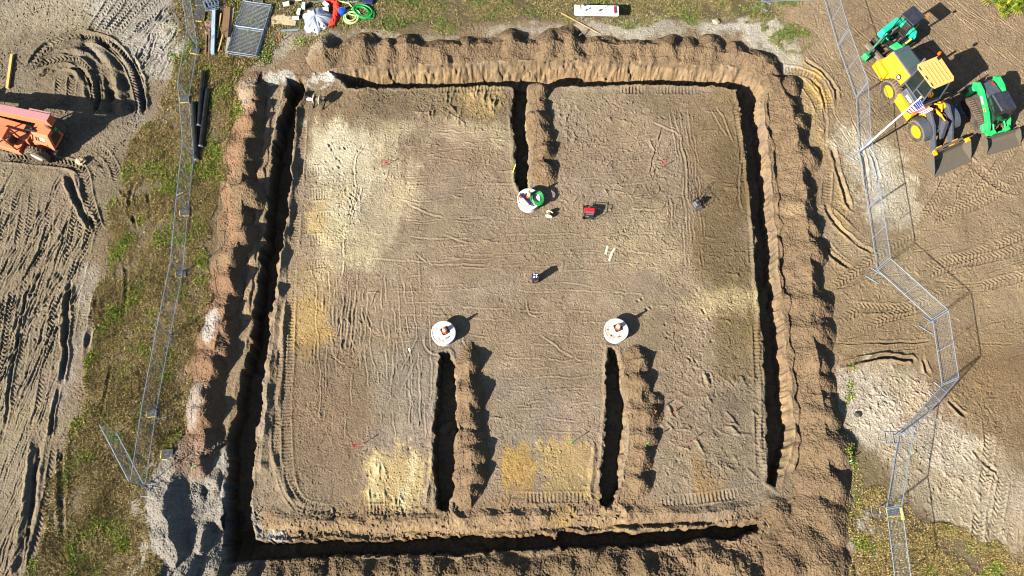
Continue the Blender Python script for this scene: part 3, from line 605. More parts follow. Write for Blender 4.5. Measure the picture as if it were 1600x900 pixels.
# ---------------------------------------------------------------- mesh builder
class MB:
    def __init__(s): s.v = []; s.f = []
    def add(s, v, f):
        o = len(s.v); s.v += [tuple(p) for p in v]; s.f += [tuple(i + o for i in q) for q in f]; return s
    def box(s, c, d, rz=0, ry=0, rx=0):
        m = Euler((rx, ry, rz)).to_matrix(); c = Vector(c)
        v = [c + m @ Vector((x * d[0] / 2, y * d[1] / 2, z * d[2] / 2)) for x in (-1, 1) for y in (-1, 1) for z in (-1, 1)]
        return s.add(v, [(0, 1, 3, 2), (4, 6, 7, 5), (0, 4, 5, 1), (2, 3, 7, 6), (0, 2, 6, 4), (1, 5, 7, 3)])
    def hexa(s, b, t):
        """bottom quad, top quad (both counter-clockwise from above)"""
        return s.add(list(b) + list(t), [(3, 2, 1, 0), (4, 5, 6, 7), (0, 1, 5, 4), (1, 2, 6, 5), (2, 3, 7, 6), (3, 0, 4, 7)])
    def prism(s, prof, y0, y1, ax='y'):
        """outline in x,z pushed along y (ax 'y'), or in x,y pushed along z (ax 'z')"""
        n = len(prof)
        if ax == 'y': v = [(p[0], y0, p[1]) for p in prof] + [(p[0], y1, p[1]) for p in prof]
        else: v = [(p[0], p[1], y0) for p in prof] + [(p[0], p[1], y1) for p in prof]
        return s.add(v, [tuple(range(n - 1, -1, -1)), tuple(range(n, 2 * n))] + [(i, (i + 1) % n, n + (i + 1) % n, n + i) for i in range(n)])
    def tube(s, pts, r, n=6, cap=True, closed=False):
        pts = [Vector(p) for p in pts]; rings = []; N = len(pts); up = None
        for i, p in enumerate(pts):
            a = pts[(i - 1) % N] if (closed or i > 0) else p; b = pts[(i + 1) % N] if (closed or i < N - 1) else p
            d = (b - a).normalized() if (b - a).length > 1e-9 else Vector((0, 0, 1))
            if up is None: up = Vector((0, 0, 1)) if abs(d.z) < .9 else Vector((1, 0, 0))
            u = (up - d * up.dot(d)).normalized(); up = u; w_ = d.cross(u)
            rr = r[i] if isinstance(r, (list, tuple)) else r
            rings.append([p + (u * math.cos(2 * math.pi * k / n) + w_ * math.sin(2 * math.pi * k / n)) * rr for k in range(n)])
        v = [q for g in rings for q in g]; f = []
        for i in range(N if closed else N - 1):
            j = (i + 1) % N
            f += [(i * n + k, i * n + (k + 1) % n, j * n + (k + 1) % n, j * n + k) for k in range(n)]
        if cap and not closed: f += [tuple(range(n - 1, -1, -1)), tuple((N - 1) * n + k for k in range(n))]
        return s.add(v, f)
    def lathe(s, prof, c=(0, 0, 0), axis='z', n=24, cap=True):
        """outline of (radius, height) turned about an axis through c"""
        m = len(prof); v = []; c = Vector(c)
        for k in range(n):
            a = 2 * math.pi * k / n
            for r, h in prof:
                p = {'z': (r * math.cos(a), r * math.sin(a), h), 'y': (r * math.cos(a), h, -r * math.sin(a)), 'x': (h, r * math.cos(a), r * math.sin(a))}[axis]
                v.append(c + Vector(p))
        f = [(k * m + i, ((k + 1) % n) * m + i, ((k + 1) % n) * m + i + 1, k * m + i + 1) for k in range(n) for i in range(m - 1)]
        if cap and prof[0][0] > 1e-6: f.append(tuple(k * m for k in range(n - 1, -1, -1)))
        if cap and prof[-1][0] > 1e-6: f.append(tuple(k * m + m - 1 for k in range(n)))
        return s.add(v, f)
    def build(s, name, mat, parent=None, bevel=0.0, smooth=False):
        me = bpy.data.meshes.new(name); me.from_pydata(s.v, [], s.f); me.validate(); 
        bm = bmesh.new(); bm.from_mesh(me); bmesh.ops.recalc_face_normals(bm, faces=bm.faces); bm.to_mesh(me); bm.free()
        me.materials.append(mat if not isinstance(mat, str) else M[mat])
        o = bpy.data.objects.new(name, me); C.objects.link(o)
        if parent is not None: o.parent = parent
        if smooth:
            me.polygons.foreach_set('use_smooth', [True] * len(me.polygons)); me.set_sharp_from_angle(angle=R(40))
        if bevel:
            b = o.modifiers.new('edge', 'BEVEL'); b.width = bevel; b.segments = 2; b.limit_method = 'ANGLE'; b.angle_limit = R(35)
        return o
def tag(o, label=None, cat=None, group=None, kind=None):
    if label: o['label'] = label
    if cat: o['category'] = cat
    if group: o['group'] = group
    if kind: o['kind'] = kind
    return o
def empty(name, loc, rz=0.0, label=None, cat=None, group=None):
    o = bpy.data.objects.new(name, None); C.objects.link(o); o.location = loc; o.rotation_euler = (0, 0, rz); o.empty_display_size = .2
    return tag(o, label, cat, group)
def hz(x, y):
    """height of the finished ground or heap under a point"""
    i = int(np.clip((x - gx[0]) / ST_, 0, nx - 1)); j = int(np.clip((y - gy[0]) / ST_, 0, ny - 1))
    return float(TOPZ[j, i])
def on(u, v, dz=0.0):
    p = gp(u, v); z = hz(p.x, p.y); 
    p = gp(u, v, z); p.z = hz(p.x, p.y) + dz
    return p

# ---------------------------------------------------------------- ground and heaps as meshes
def grid_mesh(name, xx, yy, Z, K, parent=None):
    ny_, nx_ = Z.shape
    me = bpy.data.meshes.new(name)
    co = np.empty((ny_ * nx_, 3), np.float32)
    XX, YY = np.meshgrid(xx, yy); co[:, 0] = XX.ravel(); co[:, 1] = YY.ravel(); co[:, 2] = Z.ravel()
    a = np.arange((ny_ - 1) * nx_).reshape(ny_ - 1, nx_)[:, :-1].ravel()
    fc = np.stack([a, a + 1, a + nx_ + 1, a + nx_], 1).astype(np.int32)
    return mesh_np(name, co, fc, K.reshape(-1, 3))
def mesh_np(name, co, fc, col=None, dom='POINT', mat=None, smooth=False):
    me = bpy.data.meshes.new(name)
    me.vertices.add(len(co)); me.vertices.foreach_set('co', np.ascontiguousarray(co, np.float32).ravel())
    k = fc.shape[1]
    me.loops.add(fc.size); me.loops.foreach_set('vertex_index', np.ascontiguousarray(fc, np.int32).ravel())
    me.polygons.add(len(fc)); me.polygons.foreach_set('loop_start', np.arange(0, fc.size, k, dtype=np.int32))
    me.update(calc_edges=True)
    if not smooth: me.polygons.foreach_set('use_smooth', np.zeros(len(fc), bool))
    if col is not None:
        at = me.attributes.new('Col', 'FLOAT_COLOR', dom); c4 = np.ones((len(col), 4), np.float32); c4[:, :3] = col; at.data.foreach_set('color', c4.ravel())
    me.materials.append(SOILM if mat is None else mat)
    o = bpy.data.objects.new(name, me); C.objects.link(o)
    return o

COL *= (1 + .09 * N1 + .08 * N2 + .07 * N5 + .05 * N3)[..., None]
COL[..., 2] *= 1 + .05 * fbm(X, Y, 1.9, 501, 2); COL[..., 0] *= 1 + .03 * fbm(X, Y, 3.3, 511, 2)
# paint marks sprayed at the pins
for (u, v, c, r) in [(607, 257, (205, 40, 60), .26), (1038, 261, (225, 110, 100), .22), (571, 690, (205, 60, 60), .3), (612, 254, (205, 60, 80), .15)]:
    p = gp(u, v); D = np.hypot(XB - p.x, (YB - p.y) * 1.3); k = (sm(r, r * .2, D) * .6)[..., None]; COL = COL * (1 - k) + alb(*c).astype(np.float32) * k
COLH = np.empty_like(COL); COLH[:] = SPOIL
COLH *= (1 + .1 * N1 + .1 * N2 + .06 * N3)[..., None]
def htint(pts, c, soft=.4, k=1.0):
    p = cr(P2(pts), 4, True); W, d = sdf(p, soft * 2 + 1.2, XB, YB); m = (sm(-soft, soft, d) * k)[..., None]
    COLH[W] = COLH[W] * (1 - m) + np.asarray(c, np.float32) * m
htint([(220, 700), (350, 690), (380, 760), (420, 960), (180, 960)], alb(172, 162, 147), .4)
htint([(300, 440), (375, 440), (350, 700), (290, 720)], alb(166, 126, 96), .4, .7)
htint([(322, 500), (345, 495), (345, 535), (320, 540)], alb(214, 204, 192), .2, .8)
htint([(290, 610), (330, 610), (325, 660), (290, 660)], alb(200, 186, 168), .3, .7)
htint([(355, 160), (395, 150), (380, 260), (345, 300), (340, 380), (360, 380)], alb(186, 140, 104), .4, .6)
htint([(368, 125), (400, 125), (395, 170), (370, 160)], alb(204, 180, 152), .25, .7)
htint([(470, 55), (520, 50), (530, 75), (480, 100)], alb(186, 166, 142), .3, .7)
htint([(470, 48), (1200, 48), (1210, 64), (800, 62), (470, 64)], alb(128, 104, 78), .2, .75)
htint([(1228, 335), (1265, 335), (1260, 352), (1230, 350)], alb(196, 166, 124), .2, .6)
htint([(1200, 820), (1260, 830), (1250, 900), (1190, 900)], alb(138, 112, 84), .4, .7)
htint([(405, 880), (1000, 870), (1000, 910), (405, 920)], alb(134, 112, 82), .3, .7)

ZF = np.zeros((len(ys), len(xs)), np.float32); KF = np.zeros(ZF.shape + (3,), np.float32)
ii = np.clip(np.arange(len(ys)) - oy, 0, ny - 1); jj = np.clip(np.arange(len(xs)) - ox, 0, nx - 1)
ZF[:] = G[np.ix_(ii, jj)]; KF[:] = COL[np.ix_(ii, jj)]
fx = np.clip(np.maximum(gx[0] - xs, xs - gx[-1]), 0, None)[None, :]; fy = np.clip(np.maximum(gy[0] - ys, ys - gy[-1]), 0, None)[:, None]
fo = np.hypot(fx, fy); k = np.exp(-fo / 1.5)
XX, YY = np.meshgrid(xs.astype(np.float32), ys.astype(np.float32)); far = .05 * fbm(XX, YY, 3.0, 71, 2)
ZF[:] = ZF * k + far * (1 - k); k = np.exp(-fo / 3)[..., None]
KF[:] = KF * k + (alb(150, 128, 96).astype(np.float32) * (1 + .15 * fbm(XX, YY, 6, 77, 3))[..., None]) * (1 - k)
ground = grid_mesh('ground', xs, ys, ZF, KF); tag(ground, kind='structure')
TOPZ = G.copy()
for k, (mounds, base, f0, f1) in enumerate(HEAPS):
    B = heap_field(mounds, base, k * 3.7, 1.2, f0, f1)
    B = np.where(G < (-.55 if k == 7 else -.3), -1.0, B)
    ok = B > -.09
    jr = np.where(ok.any(1))[0]; ir = np.where(ok.any(0))[0]
    W = (slice(max(jr[0] - 1, 0), jr[-1] + 2), slice(max(ir[0] - 1, 0), ir[-1] + 2))
    b = B[W]; z = (G[W] * .6 + b * 1.0); okw = ok[W]
    q = okw[:-1, :-1] & okw[:-1, 1:] & okw[1:, :-1] & okw[1:, 1:]
    nxw = b.shape[1]
    a = (np.arange(b.shape[0])[:, None] * nxw + np.arange(nxw)[None, :])[:-1, :-1][q]
    fc = np.stack([a, a + 1, a + nxw + 1, a + nxw], 1)
    used = np.unique(fc); rm = np.full(b.size, -1); rm[used] = np.arange(len(used))
    co = np.stack([X[W].ravel(), Y[W].ravel(), z.ravel()], 1)[used]
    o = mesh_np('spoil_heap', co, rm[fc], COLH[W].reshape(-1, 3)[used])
    lab = ['long ridge of brown spoil along the upper trench', 'long ridge of brown spoil along the right-hand trench', 'long ridge of spoil between the weeds and the left-hand trench',
           'short ridge of spoil beside the short upper trench', 'short ridge of spoil beside the trench below the cleanest white riser', 'short ridge of spoil beside the trench below the stained riser',
           'low rough ridge of spoil below the bottom trench', 'heaps of grey sand at the lower left corner of the dig', 'broad mound of brown spoil at the lower right corner of the dig'][k]
    tag(o, lab, 'spoil heap', 'spoil heaped beside the trenches')
    TOPZ[W] = np.where(ok[W] & (z > TOPZ[W]), z, TOPZ[W])

# ---------------------------------------------------------------- weeds and grass
VEG = vcol('leaves', .75, .15)
def blades(name, pts, n, label, seed, pal, size=(.035, .1), hgt=(.03, .13), clump=.5, thr=-.25, lvl=.5):
    rs_ = np.random.RandomState(seed); p = cr(P2(pts), 4, True); lo = p.min(0) - .5; hi = p.max(0) + .5
    x = rs_.uniform(lo[0], hi[0], n * 3).astype(np.float32); y = rs_.uniform(lo[1], hi[1], n * 3).astype(np.float32)
    ins = np.zeros(len(x), bool); xw = x + fbm(x, y, 2.0, 600 + seed, 3) * .8; yw = y + fbm(x, y, 2.0, 610 + seed, 3) * .8
    for i in range(len(p)):
        a = p[i]; b = p[(i + 1) % len(p)]
        if abs(b[1] - a[1]) > 1e-9: ins ^= ((a[1] <= yw) != (b[1] <= yw)) & (xw < a[0] + (yw - a[1]) / (b[1] - a[1]) * (b[0] - a[0]))
    den = fbm(x, y, 1.1, 620 + seed, 3) + .5 * fbm(x, y, .35, 630 + seed, 2)
    keep = ins & (den + rs_.normal(0, .25, len(x)) > thr)
    x = x[keep][:n]; y = y[keep][:n]; den = den[keep][:n]; m = len(x)
    i = np.clip(((x - gx[0]) / ST_).astype(int), 0, nx - 1); j = np.clip(((y - gy[0]) / ST_).astype(int), 0, ny - 1); z = TOPZ[j, i]
    gn = fbm(x, y, clump * 2.2, 640 + seed, 3) + rs_.normal(0, .28, m) - lvl
    an = rs_.uniform(0, 2 * np.pi, m); L = rs_.uniform(*size, m) * (1 + .5 * (gn > 0)); wd = L * rs_.uniform(.25, .5, m); h = rs_.uniform(*hgt, m) * (1 + .7 * np.clip(den, 0, 1))
    ca, sa = np.cos(an), np.sin(an)
    co = np.empty((m, 4, 3), np.float32); zb = z + h * rs_.uniform(0, .5, m)
    co[:, 0] = np.stack([x, y, zb - .02], 1); co[:, 2] = np.stack([x + ca * L, y + sa * L, zb + h * rs_.uniform(-.3, 1, m)], 1)
    mid = (co[:, 0] + co[:, 2]) / 2; mid[:, 2] += .02
    tw = rs_.uniform(-.5, .5, m) * wd
    co[:, 1] = mid + np.stack([-sa * wd / 2, ca * wd / 2, tw], 1); co[:, 3] = mid - np.stack([-sa * wd / 2, ca * wd / 2, tw], 1)
    fc = np.arange(m * 4).reshape(m, 4)
    gpal = np.array([s2l(c) for c in pal[0]]); dpal = np.array([s2l(c) for c in pal[1]])
    c = np.where((gn > 0)[:, None], gpal[rs_.randint(0, len(gpal), m)], dpal[rs_.randint(0, len(dpal), m)]) * rs_.uniform(.7, 1.2, m)[:, None]
    o = mesh_np(name, co.reshape(-1, 3), fc, np.repeat(c, 4, 0), mat=VEG)
    return tag(o, label, 'grass', None, 'stuff')
GP = ([(124, 142, 44), (106, 128, 46), (150, 156, 54), (92, 116, 50), (164, 164, 74)], [(178, 152, 98), (156, 134, 84), (200, 174, 120), (140, 122, 74), (166, 148, 88), (118, 102, 66)])
GT = ([(104, 116, 52), (84, 104, 48), (122, 128, 66)], [(150, 134, 88), (132, 118, 74), (166, 150, 108), (112, 102, 62)])
blades('grass', [(286, 95), (400, 90), (370, 135), (362, 200), (342, 300), (322, 400), (300, 560), (286, 690), (235, 775), (240, 930), (60, 930), (100, 720), (135, 570), (155, 440), (165, 330), (205, 240), (250, 160)], 330000,
       'strip of dry grass and low weeds along the left-hand fence', 1, GP, thr=-.32, lvl=.58)
blades('grass', [(395, -60), (1205, -60), (1215, 26), (1100, 30), (980, 34), (800, 40), (600, 48), (470, 54), (430, 80), (405, 85)], 120000, 'strip of short grass above the upper spoil ridge', 2, GT, (.05, .12), (.02, .09), thr=-.35, lvl=.35)
blades('grass', [(284, -60), (420, -60), (405, 92), (288, 98)], 16000, 'weeds around the stacked fence panels and timber', 3, GP, thr=-.2, lvl=.25)
blades('grass', [(1335, 770), (1360, 745), (1390, 740), (1425, 808), (1490, 838), (1560, 862), (1680, 836), (1680, 940), (1345, 940), (1340, 850)], 90000, 'patch of dry grass in the lower right corner', 4, GP, thr=-.25, lvl=.62)
blades('grass', [(1318, 560), (1330, 580), (1336, 690), (1352, 800), (1350, 850), (1336, 840), (1326, 700), (1316, 600)], 3500, 'thin line of green weeds at the foot of the right spoil ridge', 5, GP, thr=-.05, lvl=.0)
blades('grass', [(1192, 24), (1215, 20), (1250, 40), (1278, 52), (1262, 72), (1225, 76), (1200, 66)], 7000, 'green tuft of grass beside the upper right corner of the dig', 6, GT, thr=-.1, lvl=.1)
blades('grass', [(380, 80), (460, 60), (520, 52), (620, 50), (615, 60), (520, 64), (450, 92), (390, 104)], 5000, 'weeds on the pale sand below the hoses', 7, GP, thr=.05, lvl=.0)
# ---------------------------------------------------------------- machines
def wheel(root, c, r, wd, side, rim, label=None, lug=22):
    """tyre and rim as one part with its sub-parts; side -1 or 1 is the outer face along y"""
    x, y, z = c
    mb = MB(); h = wd / 2
    mb.lathe([(r * .56, -h * .8), (r * .72, -h), (r * .93, -h * .92), (r, -h * .7), (r, h * .7), (r * .93, h * .92), (r * .72, h), (r * .56, h * .8), (r * .54, 0), (r * .56, -h * .8)], (x, y, z), 'y', 40, False)
    t = mb.build('wheel', 'tread', root, smooth=True)
    lg = MB()
    for k in range(lug):
        for s in (-1, 1):
            a = 2 * math.pi * (k + (.5 if s > 0 else 0)) / lug; b = a + .16
            p0 = Vector((x + math.cos(a) * r * 1.0, y + s * h * .9, z + math.sin(a) * r * 1.0)); p1 = Vector((x + math.cos(b) * (r + .012), y, z + math.sin(b) * (r + .012)))
            lg.tube([p0, p1], r * .055, 4)
    lg.build('tyre_tread', 'tread', t)
    sw = MB(); sw.lathe([(r * .6, side * h * .86), (r * .72, side * (h + .004)), (r * .88, side * h * .965)], (x, y, z), 'y', 40, False); sw.build('sidewall', 'rubber', t, smooth=True)
    rb = MB(); o = side * h
    rb.lathe([(r * .58, y + side * h * .72), (r * .54, y + side * h * .75), (r * .5, y + side * h * .3), (r * .2, y + side * h * .2), (r * .18, y + side * h * .55), (0, y + side * h * .55)], (x, 0, z), 'y', 32)
    rb.build('rim', rim, t, smooth=True)
    return t

def bucket(root, x0, x1, hw, zt, name='bucket', mat='steel', back=None):
    mb = MB(); th = .03
    prof = [(x1, .02), (x0 + .25, .03), (x0 + .05, .16), (x0, .42), (x0 + .06, zt)]
    inn = [(x0 + .1, zt), (x0 + .05, .42), (x0 + .1, .2), (x0 + .27, .075), (x1 - .02, .05)]
    mb.prism(prof + inn, -hw, hw)
    for s in (-1, 1):
        y = s * hw
        mb.prism([(x1 - .05, .02), (x0 + .25, .02), (x0 + .02, .16), (x0 - .03, .42), (x0 + .03, zt + .02), (x0 + .22, zt + .02), (x1 - .28, .38)], y - .02 * (1 - s) / 1 - .0, y + .02 * (1 + s))
    b = mb.build(name, mat, root, bevel=.008)
    e = MB(); e.box((x1 - .06, 0, .035), (.2, 2 * hw + .06, .035)); e.build('cutting_edge', 'steel', b)
    return b

# -- yellow wheel loader
lo = empty('wheel_loader', (24.12, 26.05, hz(24.12, 26.05)), R(-66), 'yellow wheel loader with a charcoal cab and a ribbed yellow roof', 'loader')
for x in (-1.48, 1.48):
    for s in (-1, 1): wheel(lo, (x, s * .93, .7), .71, .54, s, 'yellow')
ch = MB(); ch.box((-.3, 0, .85), (3.6, 1.0, .45)); ch.box((-1.48, 0, .7), (.4, 1.5, .4)); ch.box((1.48, 0, .7), (.4, 1.5, .4)); ch.box((1.3, 0, 1.1), (1.3, .8, .5)); ch.build('chassis', 'char', lo, .03)
hd = MB(); hd.hexa([(-3.3, -.95, .85), (-1.35, -.95, .85), (-1.35, .95, .85), (-3.3, .95, .85)], [(-3.2, -.48, 2.12), (-1.3, -.5, 2.2), (-1.3, .5, 2.2), (-3.2, .48, 2.12)])
hd.hexa([(-3.45, -1.1, .6), (-2.3, -1.1, .6), (-2.3, 1.1, .6), (-3.45, 1.1, .6)], [(-3.4, -1.02, 1.25), (-2.35, -1.02, 1.25), (-2.35, 1.02, 1.25), (-3.4, 1.02, 1.25)])
hood = hd.build('hood', 'yellow', lo, .05)
t = MB(); t.hexa([(-3.24, -.5, 2.1), (-1.3, -.52, 2.18), (-1.3, .98, 1.2), (-3.3, .98, 1.2)], [(-3.2, -.47, 2.18), (-1.3, -.5, 2.27), (-1.3, .6, 2.24), (-3.2, .6, 2.14)]); t.build('hood_cover', 'char', hood, .05)
t = MB(); t.box((-2.3, .06, 2.235), (1.15, .8, .03), 0, -.04); t.build('hood_screen', 'glassl', hood)
t = MB(); t.tube([(-1.75, .45, 2.1), (-1.75, .45, 2.75)], .07, 10); t.build('exhaust_stack', 'grey', lo)
em = MB(); 
for k, (rr, zz) in enumerate([(.17, .0)]):
    c = Vector((-1.75, -.735, 1.62)); u = Vector((1, 0, 0)); v_ = Vector((0, .33, .94)).normalized(); n_ = u.cross(v_) * 1
    nn = Vector((0, -.94, .33)); em.add([c + nn * .02 + (u * math.cos(a) + v_ * math.sin(a)) * rr for a in [2 * math.pi * q / 18 for q in range(18)]], [tuple(range(18))])
emb = em.build('round_emblem', 'black', hood)
em = MB(); c2 = c + nn * .026
em.add([c2 + u * a + v_ * b for a, b in [(-.08, -.06), (-.02, -.02), (.0, -.1), (.05, -.03), (.1, -.05), (.08, .06), (.03, .1), (-.02, .05), (-.06, .08), (-.1, .04)]], [tuple(range(10))]); em.build('emblem_figure', 'white', emb)
cb = MB(); cb.hexa([(-1.25, -.68, 1.35), (.4, -.62, 1.2), (.4, .78, 1.2), (-1.25, .78, 1.35)], [(-1.2, -.55, 3.16), (.2, -.52, 3.16), (.2, .7, 3.16), (-1.2, .7, 3.16)])
cab = cb.build('cab', 'glass', lo, .03)
pl = MB()
for (a, b) in [((-1.25, -.69, 1.3), (-1.2, -.56, 3.18)), ((-.45, -.68, 1.3), (-.5, -.555, 3.18)), ((.4, -.63, 1.2), (.2, -.53, 3.18)), ((.4, .79, 1.2), (.2, .71, 3.18)), ((-1.25, .79, 1.3), (-1.2, .71, 3.18)), ((-1.25, -.7, 1.75), (.34, -.63, 1.7)), ((.42, -.6, 1.5), (.42, .78, 1.5)), ((-.45, -.66, 2.2), (.28, -.6, 2.2))]:
    pl.tube([a, b], .05, 6)
pl.box((-1.2, .08, 1.9), (.06, 1.3, .9)); pl.build('cab_frame', 'char', cab)
rf = MB(); rf.prism([(-1.42, -.52), (-1.2, -.68), (.12, -.64), (.32, -.5), (.32, .74), (.12, .88), (-1.2, .92), (-1.42, .76)], 3.2, 3.3, 'z'); roof = rf.build('cab_roof', 'roofyel', cab, .03)
rr = MB()
for k in range(5): rr.box((-.5, -.34 + k * .23, 3.315), (1.3, .05, .04))
rr.build('roof_rib', 'roofyel', roof, .012)
for (x, y, a, b) in [(-1.1, -.6, .26, .05), (-.45, -.58, .26, .05), (.05, -.56, .26, .05), (-1.25, .74, .2, .18)]:
    bl = MB(); bl.box((x, y, 3.308), (a, b, .022)); bl.build('roof_vent', 'black', roof)
t = MB(); t.lathe([(.06, 3.25), (.09, 3.27), (.09, 3.4), (.07, 3.46), (0, 3.48)], (-1.5, .92, 0), n=14); t.build('beacon_light', 'amber', roof, smooth=True)
t = MB(); t.hexa([(-1.0, -1.18, .65), (.72, -1.18, .6), (.72, -.62, .6), (-1.0, -.62, .65)], [(-.9, -1.1, 1.32), (.55, -1.1, 1.12), (.55, -.6, 1.12), (-.9, -.6, 1.32)]); t.build('side_platform', 'yellow', lo, .04)
t = MB(); t.hexa([(-.95, -.98, 1.3), (.3, -.92, 1.25), (.3, -.6, 1.25), (-.95, -.6, 1.3)], [(-.9, -.84, 1.72), (.2, -.8, 1.6), (.2, -.6, 1.6), (-.9, -.6, 1.72)]); sp = t.build('side_panel', 'char', lo, .04)
t = MB(); t.hexa([(-.55, -.945, 1.45), (-.05, -.93, 1.43), (-.05, -.92, 1.44), (-.55, -.935, 1.46)], [(-.55, -.9, 1.57), (-.05, -.885, 1.54), (-.05, -.87, 1.55), (-.55, -.885, 1.58)]); t.build('decal_strip', 'white', sp)
for x in (-1.48, 1.48):
    for s in (-1, 1):
        f = MB(); pr = [(x + math.cos(a) * .84, .7 + math.sin(a) * .84) for a in np.linspace(R(20 if x > 0 else 35), R(160 if x > 0 else 150), 9)]
        if x > 0 or s > 0: f.prism(pr + [(p[0], p[1] - .06) for p in reversed(pr)], s * .98 - .26, s * .98 + .26); f.build('fender', 'char', lo)
for s in (-1, 1):
    a = MB(); pr = [(.75, 1.95), (1.15, 2.02), (1.9, 1.6), (2.5, .95), (3.0, .42), (2.95, .22), (2.6, .3), (2.05, .95), (1.6, 1.35), (.8, 1.65)]
    a.prism(pr, s * .6 - .075, s * .6 + .075); a.build('lift_arm', 'char', lo, .02)
    t = MB(); t.tube([(.7, s * .42, 1.15), (1.5, s * .45, 1.12)], .075, 8); t.tube([(1.5, s * .45, 1.12), (2.15, s * .5, .98)], .04, 8); t.build('lift_cylinder', 'yellow', lo)
t = MB(); t.tube([(2.02, -.6, 1.12), (2.02, .6, 1.12)], .14, 10); t.build('cross_tube', 'char', lo, smooth=True)
t = MB(); t.prism([(1.75, 1.75), (2.05, 1.85), (2.3, 1.2), (2.5, .7), (2.3, .65), (2.05, 1.0)], -.14, .14); t.build('bell_crank', 'char', lo, .03)
t = MB(); t.tube([(.9, .05, 1.55), (1.5, .03, 1.75)], .09, 8); t.tube([(1.5, .03, 1.75), (1.9, .0, 1.78)], .045, 8); t.build('tilt_cylinder', 'yellow', lo)
t = MB(); t.prism([(.62, .9), (1.1, .9), (1.15, 1.9), (.75, 2.0), (.6, 1.6)], -.52, -.44); t.prism([(.62, .9), (1.1, .9), (1.15, 1.9), (.75, 2.0), (.6, 1.6)], .44, .52); t.box((.85, 0, 1.2), (.4, .9, .3)); t.build('front_tower', 'yellow', lo, .02)
t = MB(); t.tube([(.6, -.3, 1.6), (.9, -.38, 1.95), (1.2, -.3, 1.7)], .045, 6); t.tube([(.62, .2, 1.6), (.95, .28, 1.98), (1.25, .22, 1.7)], .045, 6); t.build('hydraulic_hose', 'yellow', lo)
bk = bucket(lo, 3.1, 4.25, 1.24, 1.0)
for q in (-1, 1):
    y0, y1 = (-1.26, -.98) if q < 0 else (.98, 1.26)
    t = MB(); t.hexa([(3.08, y0, .88), (3.34, y0, .88), (3.34, y1, .88), (3.08, y1, .88)], [(3.1, y0 + .005, 1.06), (3.32, y0 + .005, 1.04), (3.32, y1 - .005, 1.04), (3.1, y1 - .005, 1.06)]); t.build('bucket_corner', 'yellow', bk, .02)
    t = MB(); t.box((2.98, q * .55, .6), (.22, .34, .6)); t.build('bucket_mount', 'yellow', bk, .02)
t = MB(); t.box((3.02, 0, .95), (.14, 1.9, .1)); t.build('top_bar', 'steel', bk, .02)
for k in range(1):
    t = MB(); t.tube([(.35, .88, 1.9), (.6, 1.15, 2.3)], .018, 5); t.box((.62, 1.17, 2.42), (.08, .2, .3)); t.build('mirror', 'black', cab)

# -- green tracked loader
ct = empty('track_loader', (28.35, 25.7, hz(28.35, 25.7)), R(-73), 'bright green compact track loader with a worn steel bucket', 'track loader')
for s in (-1, 1):
    t = MB(); pr = [(-1.25, .12), (-1.0, .0), (.75, .0), (1.02, .14), (1.05, .3), (.6, .58), (-.2, .66), (-.9, .7), (-1.22, .5)]
    t.prism(pr, s * .85 - .2, s * .85 + .2); tr = t.build('track', 'rubber', ct, .04)
    t = MB()
    n = 40; P = [Vector((p[0], 0, p[1])) for p in pr]; ln = [(P[(i + 1) % len(P)] - P[i]).length for i in range(len(P))]; tot = sum(ln)
    for k in range(n):
        q = tot * k / n; i = 0
        while q > ln[i]: q -= ln[i]; i += 1
        p = P[i].lerp(P[(i + 1) % len(P)], q / ln[i]); t.box((p.x, s * .85, p.z), (.06, .36, .05), 0, math.atan2(-(P[(i + 1) % len(P)].z - P[i].z), (P[(i + 1) % len(P)].x - P[i].x)))
    t.build('tread_lug', 'tread', tr)
    t = MB(); pr = [(-1.72, 1.45), (-1.45, 1.75), (-.9, 1.72), (.35, 1.2), (1.0, .78), (1.42, .3), (1.2, .24), (.9, .55), (.2, .98), (-.8, 1.38), (-1.5, 1.2)]
    t.prism(pr, s * .66 - .11, s * .66 + .11); am = t.build('lift_arm', 'green', ct, .03)
    t = MB(); t.box((-.45, s * .776, 1.42), (.5, .012, .12), 0, .42); t.build('decal_strip', 'white', am)
    t = MB(); t.box((.1, s * .777, 1.2), (.2, .012, .1), 0, .5); t.build('warning_decal', 'stake_o', am)
    t = MB(); t.tube([(-1.1, s * .5, .9), (-.3, s * .52, 1.15)], .05, 8); t.build('lift_cylinder', 'grey', ct)
t = MB(); t.hexa([(-1.55, -.62, .45), (.95, -.62, .3), (.95, .62, .3), (-1.55, .62, .45)], [(-1.6, -.62, 1.25), (-.3, -.62, 1.1), (-.3, .62, 1.1), (-1.6, .62, 1.25)]); body = t.build('body', 'steeld', ct, .03)
t = MB(); t.box((-1.62, 0, 1.0), (.2, 2.0, .16)); t.box((-1.52, -.86, .85), (.3, .32, .5)); t.box((-1.52, .86, .85), (.3, .32, .5)); t.build('rear_frame', 'char', ct, .03)
t = MB(); t.hexa([(-1.6, -.98, .62), (-1.25, -.98, .62), (-1.25, -.55, .62), (-1.6, -.55, .62)], [(-1.55, -.95, 1.2), (-1.2, -.95, 1.0), (-1.2, -.6, 1.3), (-1.55, -.6, 1.4)]); t.build('fender', 'green', ct, .03)
t = MB(); t.hexa([(-1.6, .55, .62), (-1.2, .55, .62), (-1.2, .98, .62), (-1.6, .98, .62)], [(-1.55, .6, 1.4), (-1.2, .6, 1.3), (-1.2, .95, 1.0), (-1.55, .95, 1.2)]); t.build('fender', 'green', ct, .03)
t = MB(); t.hexa([(.75, -.98, .4), (1.15, -.98, .35), (1.15, -.6, .35), (.75, -.6, .4)], [(.7, -.95, .68), (1.1, -.95, .5), (1.1, -.6, .62), (.7, -.6, .8)]); t.build('fender', 'green', ct, .03)
